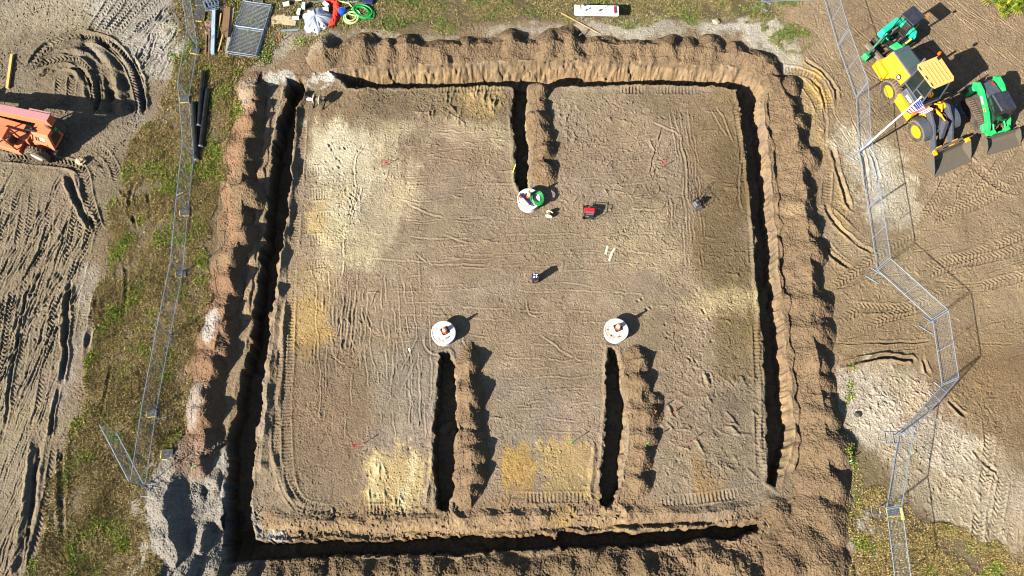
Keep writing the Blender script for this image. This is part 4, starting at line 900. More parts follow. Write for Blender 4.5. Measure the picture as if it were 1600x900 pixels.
t = MB(); t.hexa([(-1.5, -.5, 1.2), (-.4, -.5, 1.1), (-.4, .5, 1.1), (-1.5, .5, 1.2)], [(-1.45, -.42, 1.5), (-.4, -.45, 1.62), (-.4, .45, 1.62), (-1.45, .42, 1.5)]); en = t.build('engine_cover', 'char', ct, .05)
t = MB(); t.box((-1.2, .28, 1.57), (.3, .07, .03), .2, -.1); t.build('warning_plate', 'red', en)
t = MB(); t.hexa([(-.45, -.52, 1.0), (.95, -.52, .55), (.95, .52, .55), (-.45, .52, 1.0)], [(-.35, -.5, 1.95), (.7, -.46, 1.95), (.7, .46, 1.95), (-.35, .5, 1.95)]); cb = t.build('cab', 'glass', ct, .03)
t = MB(); t.hexa([(-.42, -.53, 1.93), (.76, -.49, 1.93), (.76, .49, 1.93), (-.42, .53, 1.93)], [(-.36, -.48, 2.03), (.7, -.44, 2.03), (.7, .44, 2.03), (-.36, .48, 2.03)]); t.build('cab_roof', 'navy', cb, .03)
t = MB()
for s in (-1, 1):
    t.tube([(-.4, s * .53, 1.0), (-.38, s * .51, 1.95)], .04, 6); t.tube([(.96, s * .53, .55), (.72, s * .48, 1.95)], .04, 6); t.tube([(-.4, s * .53, 1.45), (.85, s * .51, 1.3)], .025, 6); t.tube([(.1, s * .53, .9), (.1, s * .51, 1.93)], .025, 6)
t.build('cab_frame', 'black', cb)
t = MB(); t.box((1.35, -.45, .4), (.25, .22, .5)); t.box((1.35, .45, .4), (.25, .22, .5)); t.box((1.4, 0, .35), (.1, 1.2, .3)); t.tube([(.9, .35, .75), (1.35, .4, .5)], .05, 8); t.tube([(.9, -.35, .75), (1.35, -.4, .5)], .05, 8); t.build('attachment_plate', 'green', ct, .02)
bucket(ct, 1.5, 2.4, 1.07, .62)

# -- green mini excavator
ex = empty('mini_excavator', (23.5, 30.75, hz(23.5, 30.75)), R(-143), 'small teal green excavator with an open cab under a dark canopy', 'excavator')
un = R(-4)
def rot(p, a): return (p[0] * math.cos(a) - p[1] * math.sin(a), p[0] * math.sin(a) + p[1] * math.cos(a), p[2])
for s in (-1, 1):
    pr = [(-1.05, .2), (-.9, .02), (.9, .02), (1.05, .2), (1.02, .38), (.85, .5), (-.85, .5), (-1.02, .38)]
    t = MB(); t.prism(pr, s * .68 - .17, s * .68 + .17); t.v = [rot(p, un) for p in t.v]; tr = t.build('track', 'rubber', ex, .04)
    t = MB()
    for k in range(16): t.box((-.85 + k * .113, s * .68, .51), (.055, .33, .03))
    for k in range(4):
        t.box((1.04, s * .68, .1 + k * .1), (.03, .33, .05)); t.box((-1.04, s * .68, .1 + k * .1), (.03, .33, .05))
    t.v = [rot(p, un) for p in t.v]; t.build('tread_lug', 'steeld', tr)
t = MB(); t.box((0, 0, .42), (.9, 1.0, .25)); t.box((.95, -.35, .3), (.9, .1, .1)); t.box((.95, .35, .3), (.9, .1, .1)); t.lathe([(.38, .5), (.38, .64)], n=20); t.v = [rot(p, un) for p in t.v]; t.build('undercarriage', 'steeld', ex)
t = MB(); t.prism([(1.5, .05), (1.42, .1), (1.36, .3), (1.44, .5), (1.48, .5), (1.42, .3), (1.48, .12), (1.54, .06)], -.82, .82); t.v = [rot(p, un) for p in t.v]; t.build('dozer_blade', 'steel', ex)
t = MB(); t.prism([(.8, -.85), (.95, -.5), (.95, .5), (.6, .82), (-.5, .84), (-.85, .5), (-.95, 0), (-.85, -.6), (-.5, -.88)], .64, .78, 'z'); t.build('deck', 'black', ex, .02)
t = MB(); t.hexa([(-.6, -.9, .75), (.9, -.88, .75), (.95, -.48, .75), (-.6, -.5, .75)], [(-.55, -.86, 1.38), (.7, -.84, 1.22), (.8, -.5, 1.2), (-.55, -.52, 1.4)]); t.build('side_cover', 'teal', ex, .07)
t = MB(); t.prism([(-.5, -.88), (-.5, .84), (-.85, .6), (-.98, 0), (-.85, -.62)], .7, 1.25, 'z'); t.build('engine_cover', 'teal', ex, .05)
t = MB(); t.hexa([(.35, .25, .72), (.95, .2, .72), (.8, .8, .72), (.3, .85, .72)], [(.4, .3, .95), (.88, .25, .9), (.76, .74, .9), (.35, .8, .98)]); t.build('step_cover', 'green', ex, .04)
t = MB(); t.hexa([(-.4, .62, .75), (.35, .6, .75), (.35, .84, .75), (-.4, .84, .75)], [(-.38, .66, 1.1), (.3, .64, 1.05), (.3, .8, 1.05), (-.38, .8, 1.1)]); sc2 = t.build('side_box', 'dgreen', ex, .03)
t = MB(); t.box((-.05, .73, 1.09), (.5, .1, .02), 0, .07); t.build('warning_decal', 'yplas', sc2)
t = MB(); t.box((-.3, 0, 1.0), (.48, .5, .14)); t.box((-.52, 0, 1.32), (.14, .48, .55), 0, -.15); t.build('seat', 'black', ex, .05)
t = MB()
for s in (-1, 1): t.tube([(.25, s * .3, .78), (.28, s * .3, 1.25)], .025, 6); t.box((.0, s * .36, 1.12), (.4, .12, .1)); t.box((.35, s * .12, .84), (.2, .1, .03))
t.build('control_lever', 'grey', ex)
cp = MB(); cp.prism([(-.95, -.56), (.08, -.54), (.08, .46), (-.95, .44)], 2.36, 2.44, 'z'); can = cp.build('canopy', 'navy', ex, .04)
t = MB()
for (x, y) in [(-.88, -.5), (-.88, .38), (.02, -.48), (.02, .4)]: t.tube([(x * 1.0 + (.3 if x > -.5 else 0), y, .75), (x, y, 2.38)], .035, 6)
t.build('canopy_post', 'black', can)
t = MB(); t.lathe([(.07, 2.44), (.07, 2.55), (0, 2.58)], (-1.0, .5, 0), n=12); t.build('beacon_light', 'amber', can)
t = MB(); t.box((.78, -.22, .85), (.5, .22, .4)); t.build('boom_bracket', 'dgreen', ex, .02)
t = MB(); t.prism([(.65, .95), (.8, 1.35), (1.15, 1.75), (1.55, 1.85), (1.62, 1.72), (1.25, 1.55), (.95, 1.2), (.85, .9)], -.28, -.14); bo = t.build('boom', 'dgreen', ex, .015)
t = MB(); t.tube([(.8, -.06, 1.0), (1.15, -.06, 1.45)], .05, 8); t.tube([(1.15, -.06, 1.45), (1.35, -.08, 1.68)], .028, 8); t.build('boom_cylinder', 'teal', bo)
t = MB(); t.prism([(1.5, 1.95), (1.68, 1.9), (2.05, 1.1), (2.2, .55), (2.08, .52), (1.85, 1.05), (1.5, 1.7)], -.27, -.15); st = t.build('dipper_arm', 'dgreen', ex, .015)
t = MB(); t.tube([(1.35, -.21, 1.98), (1.72, -.21, 1.75)], .045, 8); t.tube([(1.75, -.21, 1.55), (2.05, -.21, .9)], .035, 8); t.build('arm_cylinder', 'teal', st)
t = MB(); t.prism([(2.05, .55), (2.28, .6), (2.4, .35), (2.28, .1), (2.0, .05), (2.1, .2), (2.15, .4)], -.4, -.02); t.build('bucket', 'green', ex, .015)

# -- orange telehandler
te = empty('telehandler', (-27.27, 23.70, hz(-27.2, 23.7)), R(163), 'salmon orange telehandler with a long faded boom and a grille at the rear', 'telehandler')
for x in (0.0, 3.1):
    for s in (-1, 1): wheel(te, (x, s * .98, .64), .65, .46, s, 'rimw', lug=20)
t = MB(); t.box((1.5, 0, .85), (4.2, .9, .5)); t.box((0, 0, .65), (.35, 1.7, .35)); t.box((3.1, 0, .65), (.35, 1.7, .35)); t.build('chassis', 'orange', te, .04)
t = MB(); t.hexa([(-.95, -.62, .75), (.45, -.62, .85), (.45, .5, .85), (-.95, .5, .75)], [(-.85, -.66, 1.75), (.4, -.66, 1.62), (.4, .12, 1.62), (-.85, .12, 1.8)]); hd = t.build('engine_hood', 'orange', te, .03)
t = MB(); t.hexa([(-.965, -.44, .95), (-.955, -.44, .95), (-.955, .25, .95), (-.965, .25, .95)], [(-.895, -.48, 1.58), (-.885, -.48, 1.58), (-.885, .02, 1.58), (-.895, .02, 1.58)]); t.build('rear_grille', 'black', hd)
t = MB(); t.hexa([(-.93, -.6, 1.45), (-.9, -.6, 1.45), (-.9, -.42, 1.45), (-.93, -.42, 1.45)], [(-.905, -.6, 1.66), (-.88, -.6, 1.66), (-.88, -.42, 1.66), (-.905, -.42, 1.66)]); t.build('green_decal', 'green', hd)
t = MB()
for k in range(4): t.box((-.42 + k * .15, .3, 1.36), (.06, .26, .02), 0, 0, -1.1)
t.build('side_vent', 'black', hd)
t = MB(); t.box((-.4, .285, 1.4), (.3, .18, .02), 0, 0, -1.15); t.build('decal_strip', 'white', hd)
t = MB(); t.box((-.85, .45, .6), (.4, .5, .2)); t.build('rear_step', 'black', te, .03)
t = MB(); t.hexa([(.4, .1, .8), (2.6, .1, .8), (2.6, .62, .8), (.4, .62, .8)], [(.5, .1, 1.3), (2.4, .1, 1.3), (2.4, .55, 1.3), (.5, .55, 1.3)]); t.build('side_deck', 'orange', te, .04)
t = MB(); t.hexa([(.75, .45, .7), (2.5, .45, .7), (2.5, 1.3, .7), (.75, 1.3, .7)], [(.8, .45, 1.15), (2.45, .45, 1.15), (2.45, 1.26, 1.1), (.8, 1.26, 1.1)]); t.build('cab_floor', 'orange', te, .03)
t = MB()
for (x, y) in [(.95, .5), (.95, 1.2), (2.3, .5), (2.3, 1.2)]: t.tube([(x, y, 1.1), (x + (.1 if x < 1.5 else -.15), y, 2.35)], .05, 6)
for y in (.5, 1.2): t.tube([(1.05, y, 2.35), (2.15, y, 2.35)], .05, 6)
cg = t.build('cab_frame', 'orange', te)
t = MB(); t.prism([(1.0, 2.2), (1.05, 2.4), (1.5, 2.46), (2.2, 2.4), (2.2, 2.34), (1.5, 2.4), (1.1, 2.33)], .46, 1.24); t.build('cab_roof', 'orange', cg, .02)
t = MB(); t.box((1.35, .85, 1.3), (.5, .5, .14)); t.box((1.12, .85, 1.6), (.12, .5, .5)); t.build('seat', 'black', te, .04)
t = MB(); t.lathe([(.16, 1.55), (.2, 1.58), (.16, 1.6)], (1.95, .85, 0), n=14); t.tube([(2.1, .85, 1.2), (1.95, .85, 1.57)], .03, 6); t.build('steering_wheel', 'black', te)
bm_ = MB(); bm_.hexa([(-1.1, -.86, 2.12), (4.4, -.86, 1.2), (4.4, -.38, 1.2), (-1.1, -.38, 2.12)], [(-1.1, -.86, 2.72), (4.4, -.86, 1.72), (4.4, -.38, 1.72), (-1.1, -.38, 2.72)])
bm_.hexa([(4.2, -.8, 1.28), (5.6, -.8, 1.05), (5.6, -.44, 1.05), (4.2, -.44, 1.28)], [(4.2, -.8, 1.66), (5.6, -.8, 1.42), (5.6, -.44, 1.42), (4.2, -.44, 1.66)]); bo = bm_.build('boom', 'orange', te, .015)
t = MB(); t.hexa([(-1.08, -.85, 2.721), (4.38, -.85, 1.728), (4.38, -.39, 1.728), (-1.08, -.39, 2.721)], [(-1.08, -.85, 2.737), (4.38, -.85, 1.744), (4.38, -.39, 1.744), (-1.08, -.39, 2.737)]); t.hexa([(-1.0, -1.0, 2.56), (.5, -1.0, 2.3), (.5, -.9, 2.3), (-1.0, -.9, 2.56)], [(-1.0, -1.0, 2.66), (.5, -1.0, 2.4), (.5, -.9, 2.4), (-1.0, -.9, 2.66)]); t.build('boom_top_plate', 'boomtop', bo)
t = MB(); t.tube([(-1.0, -.62, 1.9), (-.2, -.62, 1.2)], .12, 8); t.box((-.75, -.62, 1.7), (.3, .6, 1.0)); t.build('boom_pivot', 'steeld', te, .03)
t = MB(); t.tube([(.2, -.1, 1.75), (.75, .0, 1.45), (.9, .1, 1.35)], .08, 8); t.tube([(.0, .0, 1.68), (.5, .1, 1.8), (.8, .05, 1.5)], .06, 8); t.box((.55, -.05, 1.5), (.35, .4, .4)); t.build('hydraulic_hose', 'black', te)
t = MB(); t.box((5.65, -.62, 1.0), (.12, 1.3, .5)); t.box((5.75, -.62, .7), (.08, 1.4, 1.1)); t.box((6.3, -1.0, .15), (1.2, .12, .06)); t.box((6.3, -.2, .15), (1.2, .12, .06)); t.build('fork_carriage', 'steeld', bo)
t = MB(); t.tube([(-.45, 1.32, .5), (-.45, 1.0, .9), (.1, .9, 1.2)], .035, 6); t.build('rear_fender_bar', 'black', te)
# ---------------------------------------------------------------- temporary fencing
def fence(a, b, label, group, h=1.83, za=None, lean=0.0):
    """one mesh panel between two ground points of the plan"""
    a = Vector((a.x, a.y, hz(a.x, a.y))); b = Vector((b.x, b.y, hz(b.x, b.y)))
    d = b - a; L = math.hypot(d.x, d.y); g = math.atan2(d.y, d.x); sl_ = (b.z - a.z)
    e = empty('mesh_fence', (a.x, a.y, a.z + .05), g, label, 'fence panel', group); e.rotation_euler = (lean, -math.atan2(sl_, L), g)
    L -= .06
    f = MB(); r = .021
    f.tube([(0.03, 0, 0), (0.03, 0, h)], r, 6); f.tube([(L, 0, 0), (L, 0, h)], r, 6); f.tube([(.03, 0, h), (L, 0, h)], r, 6); f.tube([(.03, 0, .08), (L, 0, .08)], r, 6)
    fr = f.build('frame', 'galv', e, smooth=True)
    p = MB(); p.tube([(L / 2, 0, .08), (L / 2, 0, h)], .013, 6); p.build('centre_post', 'galv', e, smooth=True)
    w_ = MB(); q = .0028; n = int(L / .09)
    for k in range(1, n): x = L * k / n; w_.tube([(x, 0, .08), (x, 0, h)], q, 3, False)
    m = 11
    for k in range(1, m): z = .08 + (h - .08) * k / m; w_.tube([(.03, .005, z), (L, .005, z)], q * 1.15, 3, False)
    w_.build('wire_mesh', 'wire', e)
    return e
def stand(u, v, ang, label, off=0.0):
    p = on(u, v); e = empty('fence_stand', (p.x, p.y, p.z + .03), ang, label, 'fence stand', 'metal stands under the fence')
    t = MB(); q = [(-.42, -.3, 0), (.42, -.3, 0), (.42, .3, 0), (-.42, .3, 0)]; t.tube(q, .022, 6, closed=True); t.tube([(0, -.3, 0), (0, .3, 0)], .022, 6); t.build('base_frame', 'galv', e)
    t = MB(); t.tube([(0, .08, 0), (0, .08, .5)], .02, 6); t.build('upright', 'galv', e)
    return e
def foot_block(u, v, ang, label, sz=(.62, .42)):
    p = on(u, v); e = empty('ballast_block', (p.x, p.y, p.z), ang, label, 'fence foot', 'rubber feet of the fence')
    t = MB(); a, b = sz[0] / 2, sz[1] / 2
    t.hexa([(-a, -b, 0), (a, -b, 0), (a, b, 0), (-a, b, 0)], [(-a * .92, -b * .92, .14), (a * .92, -b * .92, .14), (a * .92, b * .92, .14), (-a * .92, b * .92, .14)]); t.build('block', 'footb', e, .02)
    t = MB(); t.box((0, -b * .98, .08), (a * 1.7, .035, .07)); t.box((-a * .98, 0, .08), (.035, b * 1.5, .07)); t.build('yellow_edge', 'yplas', e)
    t = MB(); t.box((.05, .02, .15), (.16, .03, .03), .6); t.box((-.06, -.03, .15), (.12, .03, .03), -.4); t.build('handle', 'grey', e)
    return e
LP = [(296, -12), (310, 75), (296, 155), (304, 245), (295, 328), (287, 425), (267, 526), (246, 641), (232, 762)]
LL = ['mesh fence panel at the top left corner beside the stacked fence stands', 'mesh fence panel above the ends of the black pipes, beside the grey timber', 'mesh fence panel right alongside the black pipes', 'mesh fence panel just below the black pipes',
      'mesh fence panel beside the reddish upper part of the left spoil ridge', 'mesh fence panel halfway along the weed strip on the left', 'mesh fence panel in the weeds beside the white-patched spoil', 'mesh fence panel in the weeds beside the loose rubber foot']
for k in range(8): fence(gp(*LP[k]), gp(*LP[k + 1]), LL[k], 'mesh fence panels left of the dig')
fence(gp(232, 762), gp(183, 675), 'swung-open mesh fence panel angled back at the lower end of the left fence', 'mesh fence panels left of the dig')
stand(304, 246, R(5), 'metal fence stand at the lower end of the black pipes'); stand(295, 331, R(5), 'metal fence stand with a dark foot where the left fence nears the reddish spoil'); stand(287, 428, R(12), 'metal fence stand halfway down the left fence')
stand(270, 533, R(3), 'bare metal fence stand with no foot, low on the left fence'); stand(248, 645, R(8), 'metal fence stand above the loose rubber foot'); stand(235, 766, R(3), 'metal fence stand where the swung-open panel meets the left fence')
foot_block(306, 81, R(-10), 'rubber fence foot with yellow edges left of the timber planks'); foot_block(290, 157, R(3), 'rubber fence foot with yellow edges at the upper end of the shortest black pipe'); foot_block(290, 333, R(3), 'rubber fence foot holding the stand near the reddish spoil')
foot_block(284, 429, R(10), 'rubber fence foot in the stand halfway down the left fence'); foot_block(239, 646, R(5), 'rubber fence foot with a pale edge low on the left fence'); foot_block(263, 710, R(3), 'loose rubber fence foot with a yellow edge lying in the weeds', (.66, .56))
RP = [(1188, 4), (1287, 2), (1308, 74), (1337, 154), (1341, 239), (1356, 326), (1369, 423), (1455, 501), (1470, 603), (1402, 680), (1384, 795), (1398, 912)]
RL = ['mesh fence panel at the top edge above the green grass tuft', 'mesh fence panel nearest the small excavator at the top right', 'mesh fence panel beside the rear of the yellow loader', 'mesh fence panel just above the flagpole', 'mesh fence panel just below the flagpole',
      'mesh fence panel on the pale sand below the loader bucket', 'mesh fence panel slanting across the wheel tracks, seen nearly flat on', 'mesh fence panel above the pale rough sand with its wires showing', 'mesh fence panel folded back along its own shadow over the pale sand', 'mesh fence panel crossing the pale sand beside its lower weeds', 'mesh fence panel over the weeds at the lower right edge']
for k in range(11): fence(gp(*RP[k]), gp(*RP[k + 1]), RL[k], 'mesh fence panels right of the dig')
stand(1366, 431, R(-35), 'metal fence stand at the corner where the fence slants across the tracks'); stand(1448, 508, R(-35), 'metal fence stand at the lower end of the slanting panel'); stand(1464, 612, R(-45), 'pair of metal stand bars on the pale rough sand'); stand(1395, 684, R(0), 'metal fence stand at the lower end of the folded-back panel'); stand(1374, 795, R(0), 'metal fence stand beside the weeds at the lower right'); stand(1336, 243, R(-40), 'metal fence stand at the foot of the flagpole'); stand(1192, 8, R(-30), 'metal fence stand at the top edge above the dig')
foot_block(1395, 799, R(3), 'black rubber fence foot with bright yellow strips at the lower right', (.7, .5))
t = MB(); p = on(1408, 803); t.box((p.x, p.y, p.z + .08), (.16, .6, .14), .08); tag(t.build('plastic_barrier_block', 'yplas', None, .02), 'yellow plastic block beside the black rubber foot at the lower right', 'block')
# -- flagpole
base = on(1340, 239); fp = empty('flagpole', base, 0, 'tall white flagpole beside the fence, flying a striped flag', 'flagpole')
top = gp(1438, 153, 5.8) - Vector(base)
t = MB(); t.tube([(0, 0, 0), top * .5, top], [.055, .05, .035], 10); t.build('pole', 'white', fp, smooth=True)
t = MB(); t.lathe([(0, 0), (.05, .02), (.06, .06), (.05, .1), (0, .12)], top, n=12); t.build('finial', 'white', fp, smooth=True)
def flag():
    nu, nv = 40, 26; v = []; f = []; col = []
    h1 = top; h0 = top * (4.55 / 5.8)
    far1 = gp(1459, 171, 5.2) - Vector(base); far0 = gp(1444, 176, 4.35) - Vector(base)
    for j in range(nv + 1):
        for i in range(nu + 1):
            s, q = i / nu, j / nv
            p = (h1.lerp(h0, q)).lerp(far1.lerp(far0, q), s); wv = .09 * math.sin(s * 9 + q * 2.2) * s
            v.append(p + Vector((.3 * wv, .9 * wv, -.22 * math.sin(s * math.pi) + .3 * wv)))
    for j in range(nv):
        for i in range(nu):
            f.append((j * (nu + 1) + i, j * (nu + 1) + i + 1, (j + 1) * (nu + 1) + i + 1, (j + 1) * (nu + 1) + i))
            blue = i < nu * .42 and j < nv * 7 / 13
            star = blue and (i % 3 == 1) and (j % 3 == 1)
            col.append(s2l((236, 232, 230)) if star else s2l((40, 54, 120)) if blue else (s2l((188, 30, 46)) if (j // 2) % 2 == 0 else s2l((238, 232, 230))))
    o = mesh_np('flag_cloth', np.array(v, np.float32), np.array(f), np.repeat(np.array(col), 4, 0), 'CORNER', vcol('flag_fabric', .8, .1)); o.parent = fp
flag()

# ---------------------------------------------------------------- the three risers and what stands on them
def riser(u, v, label, stain):
    p = on(u, v + 6); p.z = min(p.z, hz(p.x, p.y)); e = empty('manhole_riser', (p.x, p.y, p.z - .03), 0, label, 'manhole riser', 'white concrete risers on the pad')
    t = MB(); t.lathe([(.62, 0), (.62, .5), (.665, .5), (.665, .58), (.63, .6), (.6, .6), (.58, .575), (0, .575)], n=56); t.build('concrete_ring', M['concrete'], e, smooth=True)
    rs_ = random.Random(stain); t = MB()
    for k in range(stain):
        a = rs_.uniform(2.6, 5.2); r0 = rs_.uniform(.38, .5); n = 9; ph = rs_.random() * 6
        t.add([(math.cos(a) * r0 + math.cos(2 * math.pi * q / n) * rs_.uniform(.03, .1), math.sin(a) * r0 + math.sin(2 * math.pi * q / n) * rs_.uniform(.03, .08), .58 + .002 * (k % 3)) for q in range(n)], [tuple(range(n))])
    if stain: cs = t.build('caked_soil', 'slab', e); cs['kind'] = 'stuff'
    return p
def cone(x, y, z, label, rz=.3):
    e = empty('traffic_cone', (x, y, z), rz, label, 'traffic cone', 'traffic cones standing on the risers'); e.scale = (1.12, 1.12, 1.0)
    t = MB(); t.prism([(-.19, -.15), (-.15, -.19), (.15, -.19), (.19, -.15), (.19, .15), (.15, .19), (-.15, .19), (-.19, .15)], 0, .035, 'z'); t.build('cone_base', 'black', e, .01)
    t = MB(); t.lathe([(.145, .035), (.13, .06), (.105, .26)], n=24); t.lathe([(.06, .58), (.035, .74), (0, .745)], n=24); t.lathe([(.088, .40), (.078, .46)], n=24); t.build('cone_body', 'coneo', e, smooth=True)
    t = MB(); t.lathe([(.106, .255), (.086, .405)], n=24); t.lathe([(.079, .455), (.059, .585)], n=24); t.build('white_collar', 'conew', e, smooth=True)
r1 = riser(826, 311, 'white concrete riser with a green hose coil and tools on top', 5); r2 = riser(694, 518, 'cleanest white concrete riser, with only a cone and one dirt smudge', 6); r3 = riser(961, 514, 'white concrete riser with dirt smeared round its rim', 22)
zt = .545
cone(r1.x + .02, r1.y + .16, r1.z + zt, 'orange cone on the riser beside the green hose coil', .2); cone(r2.x + .08, r2.y + .1, r2.z + zt, 'orange cone on the cleanest white riser', .5); cone(r3.x + .1, r3.y + .14, r3.z + zt, 'orange cone on the dirt-smeared riser', .4)
def coil(name, c, R0, n, r, mat, label, sq=1.0, rz=0.0, seed=0, tail=None, z0=.0, cat='hose'):
    rs_ = random.Random(seed); pts = []
    for k in range(n * 24):
        a = 2 * math.pi * k / 24; w_ = R0 * (1 + .16 * math.sin(a * .43 + seed) + .1 * math.sin(a * .19 + 1)); ox_ = .12 * R0 * math.sin(a / 5.3 + seed); oy_ = .12 * R0 * math.cos(a / 4.1)
        x = math.cos(a) * w_ + ox_; y = math.sin(a) * w_ * sq + oy_
        pts.append(Vector((c[0] + x * math.cos(rz) - y * math.sin(rz), c[1] + x * math.sin(rz) + y * math.cos(rz), c[2] + r + z0 + .02 * r * 50 * abs(math.sin(a * .31 + seed)) + r * .9 * (k // 24) * .35)))
    if tail: pts += [Vector(q) for q in tail]
    t = MB(); t.tube(pts, r, 7); return tag(t.build(name, mat, None, smooth=True), label, cat)
coil('hose_coil', (r1.x + .5, r1.y + .02, r1.z + .3), .3, 7, .026, 'hoseg', 'green hose coiled over the edge of the riser with the tools', 1.2, .5, 3, z0=.28)
t = MB(); t.box((0, 0, 0), (.9, .11, .06), 0); t.tube([(.45, 0, 0), (.62, .02, 0)], .03, 6); ob = t.build('hand_saw', 'nblue', None, .015); ob.location = (r1.x - .2, r1.y - .05, r1.z + .62); ob.rotation_euler = (0, 0, R(-50)); tag(ob, 'navy hand tool lying across the riser with the hose coil', 'tool')
t = MB(); t.tube([(-.12, .05, .05), (.0, .0, .05), (.12, -.06, .05)], [.045, .06, .04], 8); ob = t.build('red_tool_case', 'red', None, smooth=True); ob.location = (r1.x - .48, r1.y + .1, r1.z + .575); tag(ob, 'small red tool at the left rim of the riser with the hose coil', 'tool')
t = MB(); t.box((0, 0, .03), (.42, .16, .06)); t.box((.26, .0, .03), (.2, .04, .03)); ob = t.build('spirit_level', 'nblue', None, .01); ob.location = (r1.x + .16, r1.y + .06, r1.z + .57); ob.rotation_euler = (0, 0, R(35)); tag(ob, 'dark level lying beside the cone on the riser with the hose coil', 'tool')
t = MB(); t.box((0, 0, .02), (.2, .07, .04)); ob = t.build('lid_handle', 'grey', None, .01); ob.location = (r2.x + .2, r2.y - .3, r2.z + .575); ob.rotation_euler = (0, 0, R(32)); tag(ob, 'small grey handle plate on the cleanest white riser', 'handle plate')
# ---------------------------------------------------------------- gear on the pad
def spool(u, v, rad, wd, rz, label, stand_=0.0):
    p = on(u, v); e = empty('cable_spool', (p.x, p.y, p.z + stand_), rz, label, 'cable spool')
    for s in (-1, 1):
        t = MB(); t.lathe([(0, s * wd / 2 - .012), (rad, s * wd / 2 - .012), (rad, s * wd / 2 + .012), (0, s * wd / 2 + .012)], (0, 0, rad), 'y', 28); t.build('flange', 'cream', e)
    t = MB(); t.lathe([(rad * .5, -wd / 2), (rad * .5, wd / 2)], (0, 0, rad), 'y', 20); t.build('drum', 'wood', e)
    if stand_:
        t = MB()
        for s in (-1, 1):
            for q in (-1, 1): t.tube([(q * .35, s * (wd / 2 + .12), -stand_), (0, s * (wd / 2 + .12), rad)], .022, 6)
            t.tube([(-.35, s * (wd / 2 + .12), .02 - stand_), (.35, s * (wd / 2 + .12), .02 - stand_)], .02, 6)
        t.tube([(0, -wd / 2 - .2, rad), (0, wd / 2 + .2, rad)], .025, 8); t.build('jack_stand', 'black', e)
spool(858, 337, .2, .26, R(-12), 'small cream cable spool standing near the riser with the hose coil'); spool(499, 163, .3, .34, R(78), 'tan cable spool on a jack stand at the upper left corner of the pad', .3)
t = MB(); t.box((0, 0, .07), (.34, .16, .13)); t.tube([(.16, 0, .08), (.3, .02, .08)], .05, 8); ob = t.build('white_bottle', 'white', None, .03); ob.location = on(484, 156); tag(ob, 'white plastic bottle left of the spool on its jack stand', 'bottle')
p = on(920, 336); ge = empty('generator', p, R(-6), 'red and black portable generator with two wheels', 'generator')
t = MB(); t.box((0, .1, .42), (.62, .3, .2)); t.build('fuel_tank', 'red', ge, .05)
t = MB(); t.box((0, .02, .2), (.56, .5, .26)); t.box((0, -.2, .36), (.5, .14, .2)); t.build('engine', 'black', ge, .03)
t = MB(); t.box((.02, -.08, .5), (.46, .06, .03)); t.box((.02, -.17, .48), (.44, .05, .03)); t.box((-.1, -.27, .4), (.18, .05, .1)); t.build('panel_trim', 'grey', ge)
t = MB()
for s in (-1, 1): t.tube([(s * .36, -.3, .1), (s * .36, -.3, .56), (s * .36, .3, .56), (s * .36, .3, .1)], .018, 6)
t.tube([(-.36, -.3, .1), (.36, -.3, .1)], .018, 6); t.tube([(-.36, .3, .1), (.36, .3, .1)], .018, 6); t.tube([(-.36, .3, .56), (.36, .3, .56)], .018, 6); t.tube([(.36, -.22, .5), (.62, -.22, .55), (.62, .22, .55), (.36, .22, .5)], .016, 6); t.build('tube_frame', 'black', ge)
for s in (-1, 1): t = MB(); t.lathe([(.04, -.04), (.13, -.04), (.13, .04), (.04, .04)], (-.4, s * .33, .13), 'y', 18); t.build('wheel', 'tread', ge)
p = on(1087, 322); co_ = empty('plate_compactor', p, R(120), 'grey plate compactor with a tall folded-out handle', 'plate compactor')
t = MB(); t.hexa([(-.3, -.25, .02), (.3, -.25, .02), (.3, .25, .02), (-.3, .25, .02)], [(-.38, -.25, .12), (.38, -.25, .12), (.38, .25, .12), (-.38, .25, .12)]); t.build('base_plate', 'steel', co_, .01)
t = MB(); t.box((0, 0, .32), (.34, .34, .3)); t.box((.02, .02, .52), (.26, .3, .1)); t.build('engine', 'grey', co_, .05)
t = MB(); t.box((-.04, 0, .6), (.14, .22, .1)); t.box((.16, .1, .5), (.1, .14, .1)); t.build('air_filter', 'black', co_, .02)
t = MB(); t.tube([(.22, -.22, .25), (.5, -.22, .8), (.62, -.2, 1.05), (.62, .2, 1.05), (.5, .22, .8), (.22, .22, .25)], .018, 6); t.tube([(.5, -.22, .8), (.5, .22, .8)], .015, 6); t.build('handle', 'black', co_)
t = MB(); t.tube([(-.3, -.26, .15), (-.34, -.26, .5), (-.1, -.26, .7), (.2, -.26, .65), (.2, .26, .65), (-.1, .26, .7), (-.34, .26, .5), (-.3, .26, .15)], .016, 6); t.build('roll_cage', 'black', co_)
p = on(836, 439); bx = empty('tool_chest', p, R(12), 'tall black upright tool chest with a cluttered top', 'tool chest')
t = MB(); t.box((0, 0, .42), (.36, .3, .78)); t.build('case', 'black', bx, .03)
t = MB(); t.box((0, 0, .84), (.38, .32, .06)); t.build('lid', 'nblue', bx, .02)
t = MB(); t.box((.186, 0, .45), (.012, .26, .6)); t.build('side_panel', 'redn', bx)
t = MB(); t.box((0, -.158, .3), (.14, .012, .1)); t.build('front_latch', 'grey', bx); t = MB(); t.tube([(-.12, -.16, .55), (-.12, -.2, .6), (.12, -.2, .6), (.12, -.16, .55)], .012, 6); t.build('front_handle', 'grey', bx)
t = MB(); t.lathe([(.05, 0), (.05, .06), (0, .065)], (-.08, -.06, .87), n=12); t.lathe([(.04, 0), (.04, .05), (0, .055)], (.05, -.08, .87), n=12); t.box((.08, .04, .89), (.1, .06, .04), .5); t.box((-.05, .1, .885), (.12, .03, .03), -.3); t.build('dial_cluster', 'white', bx)
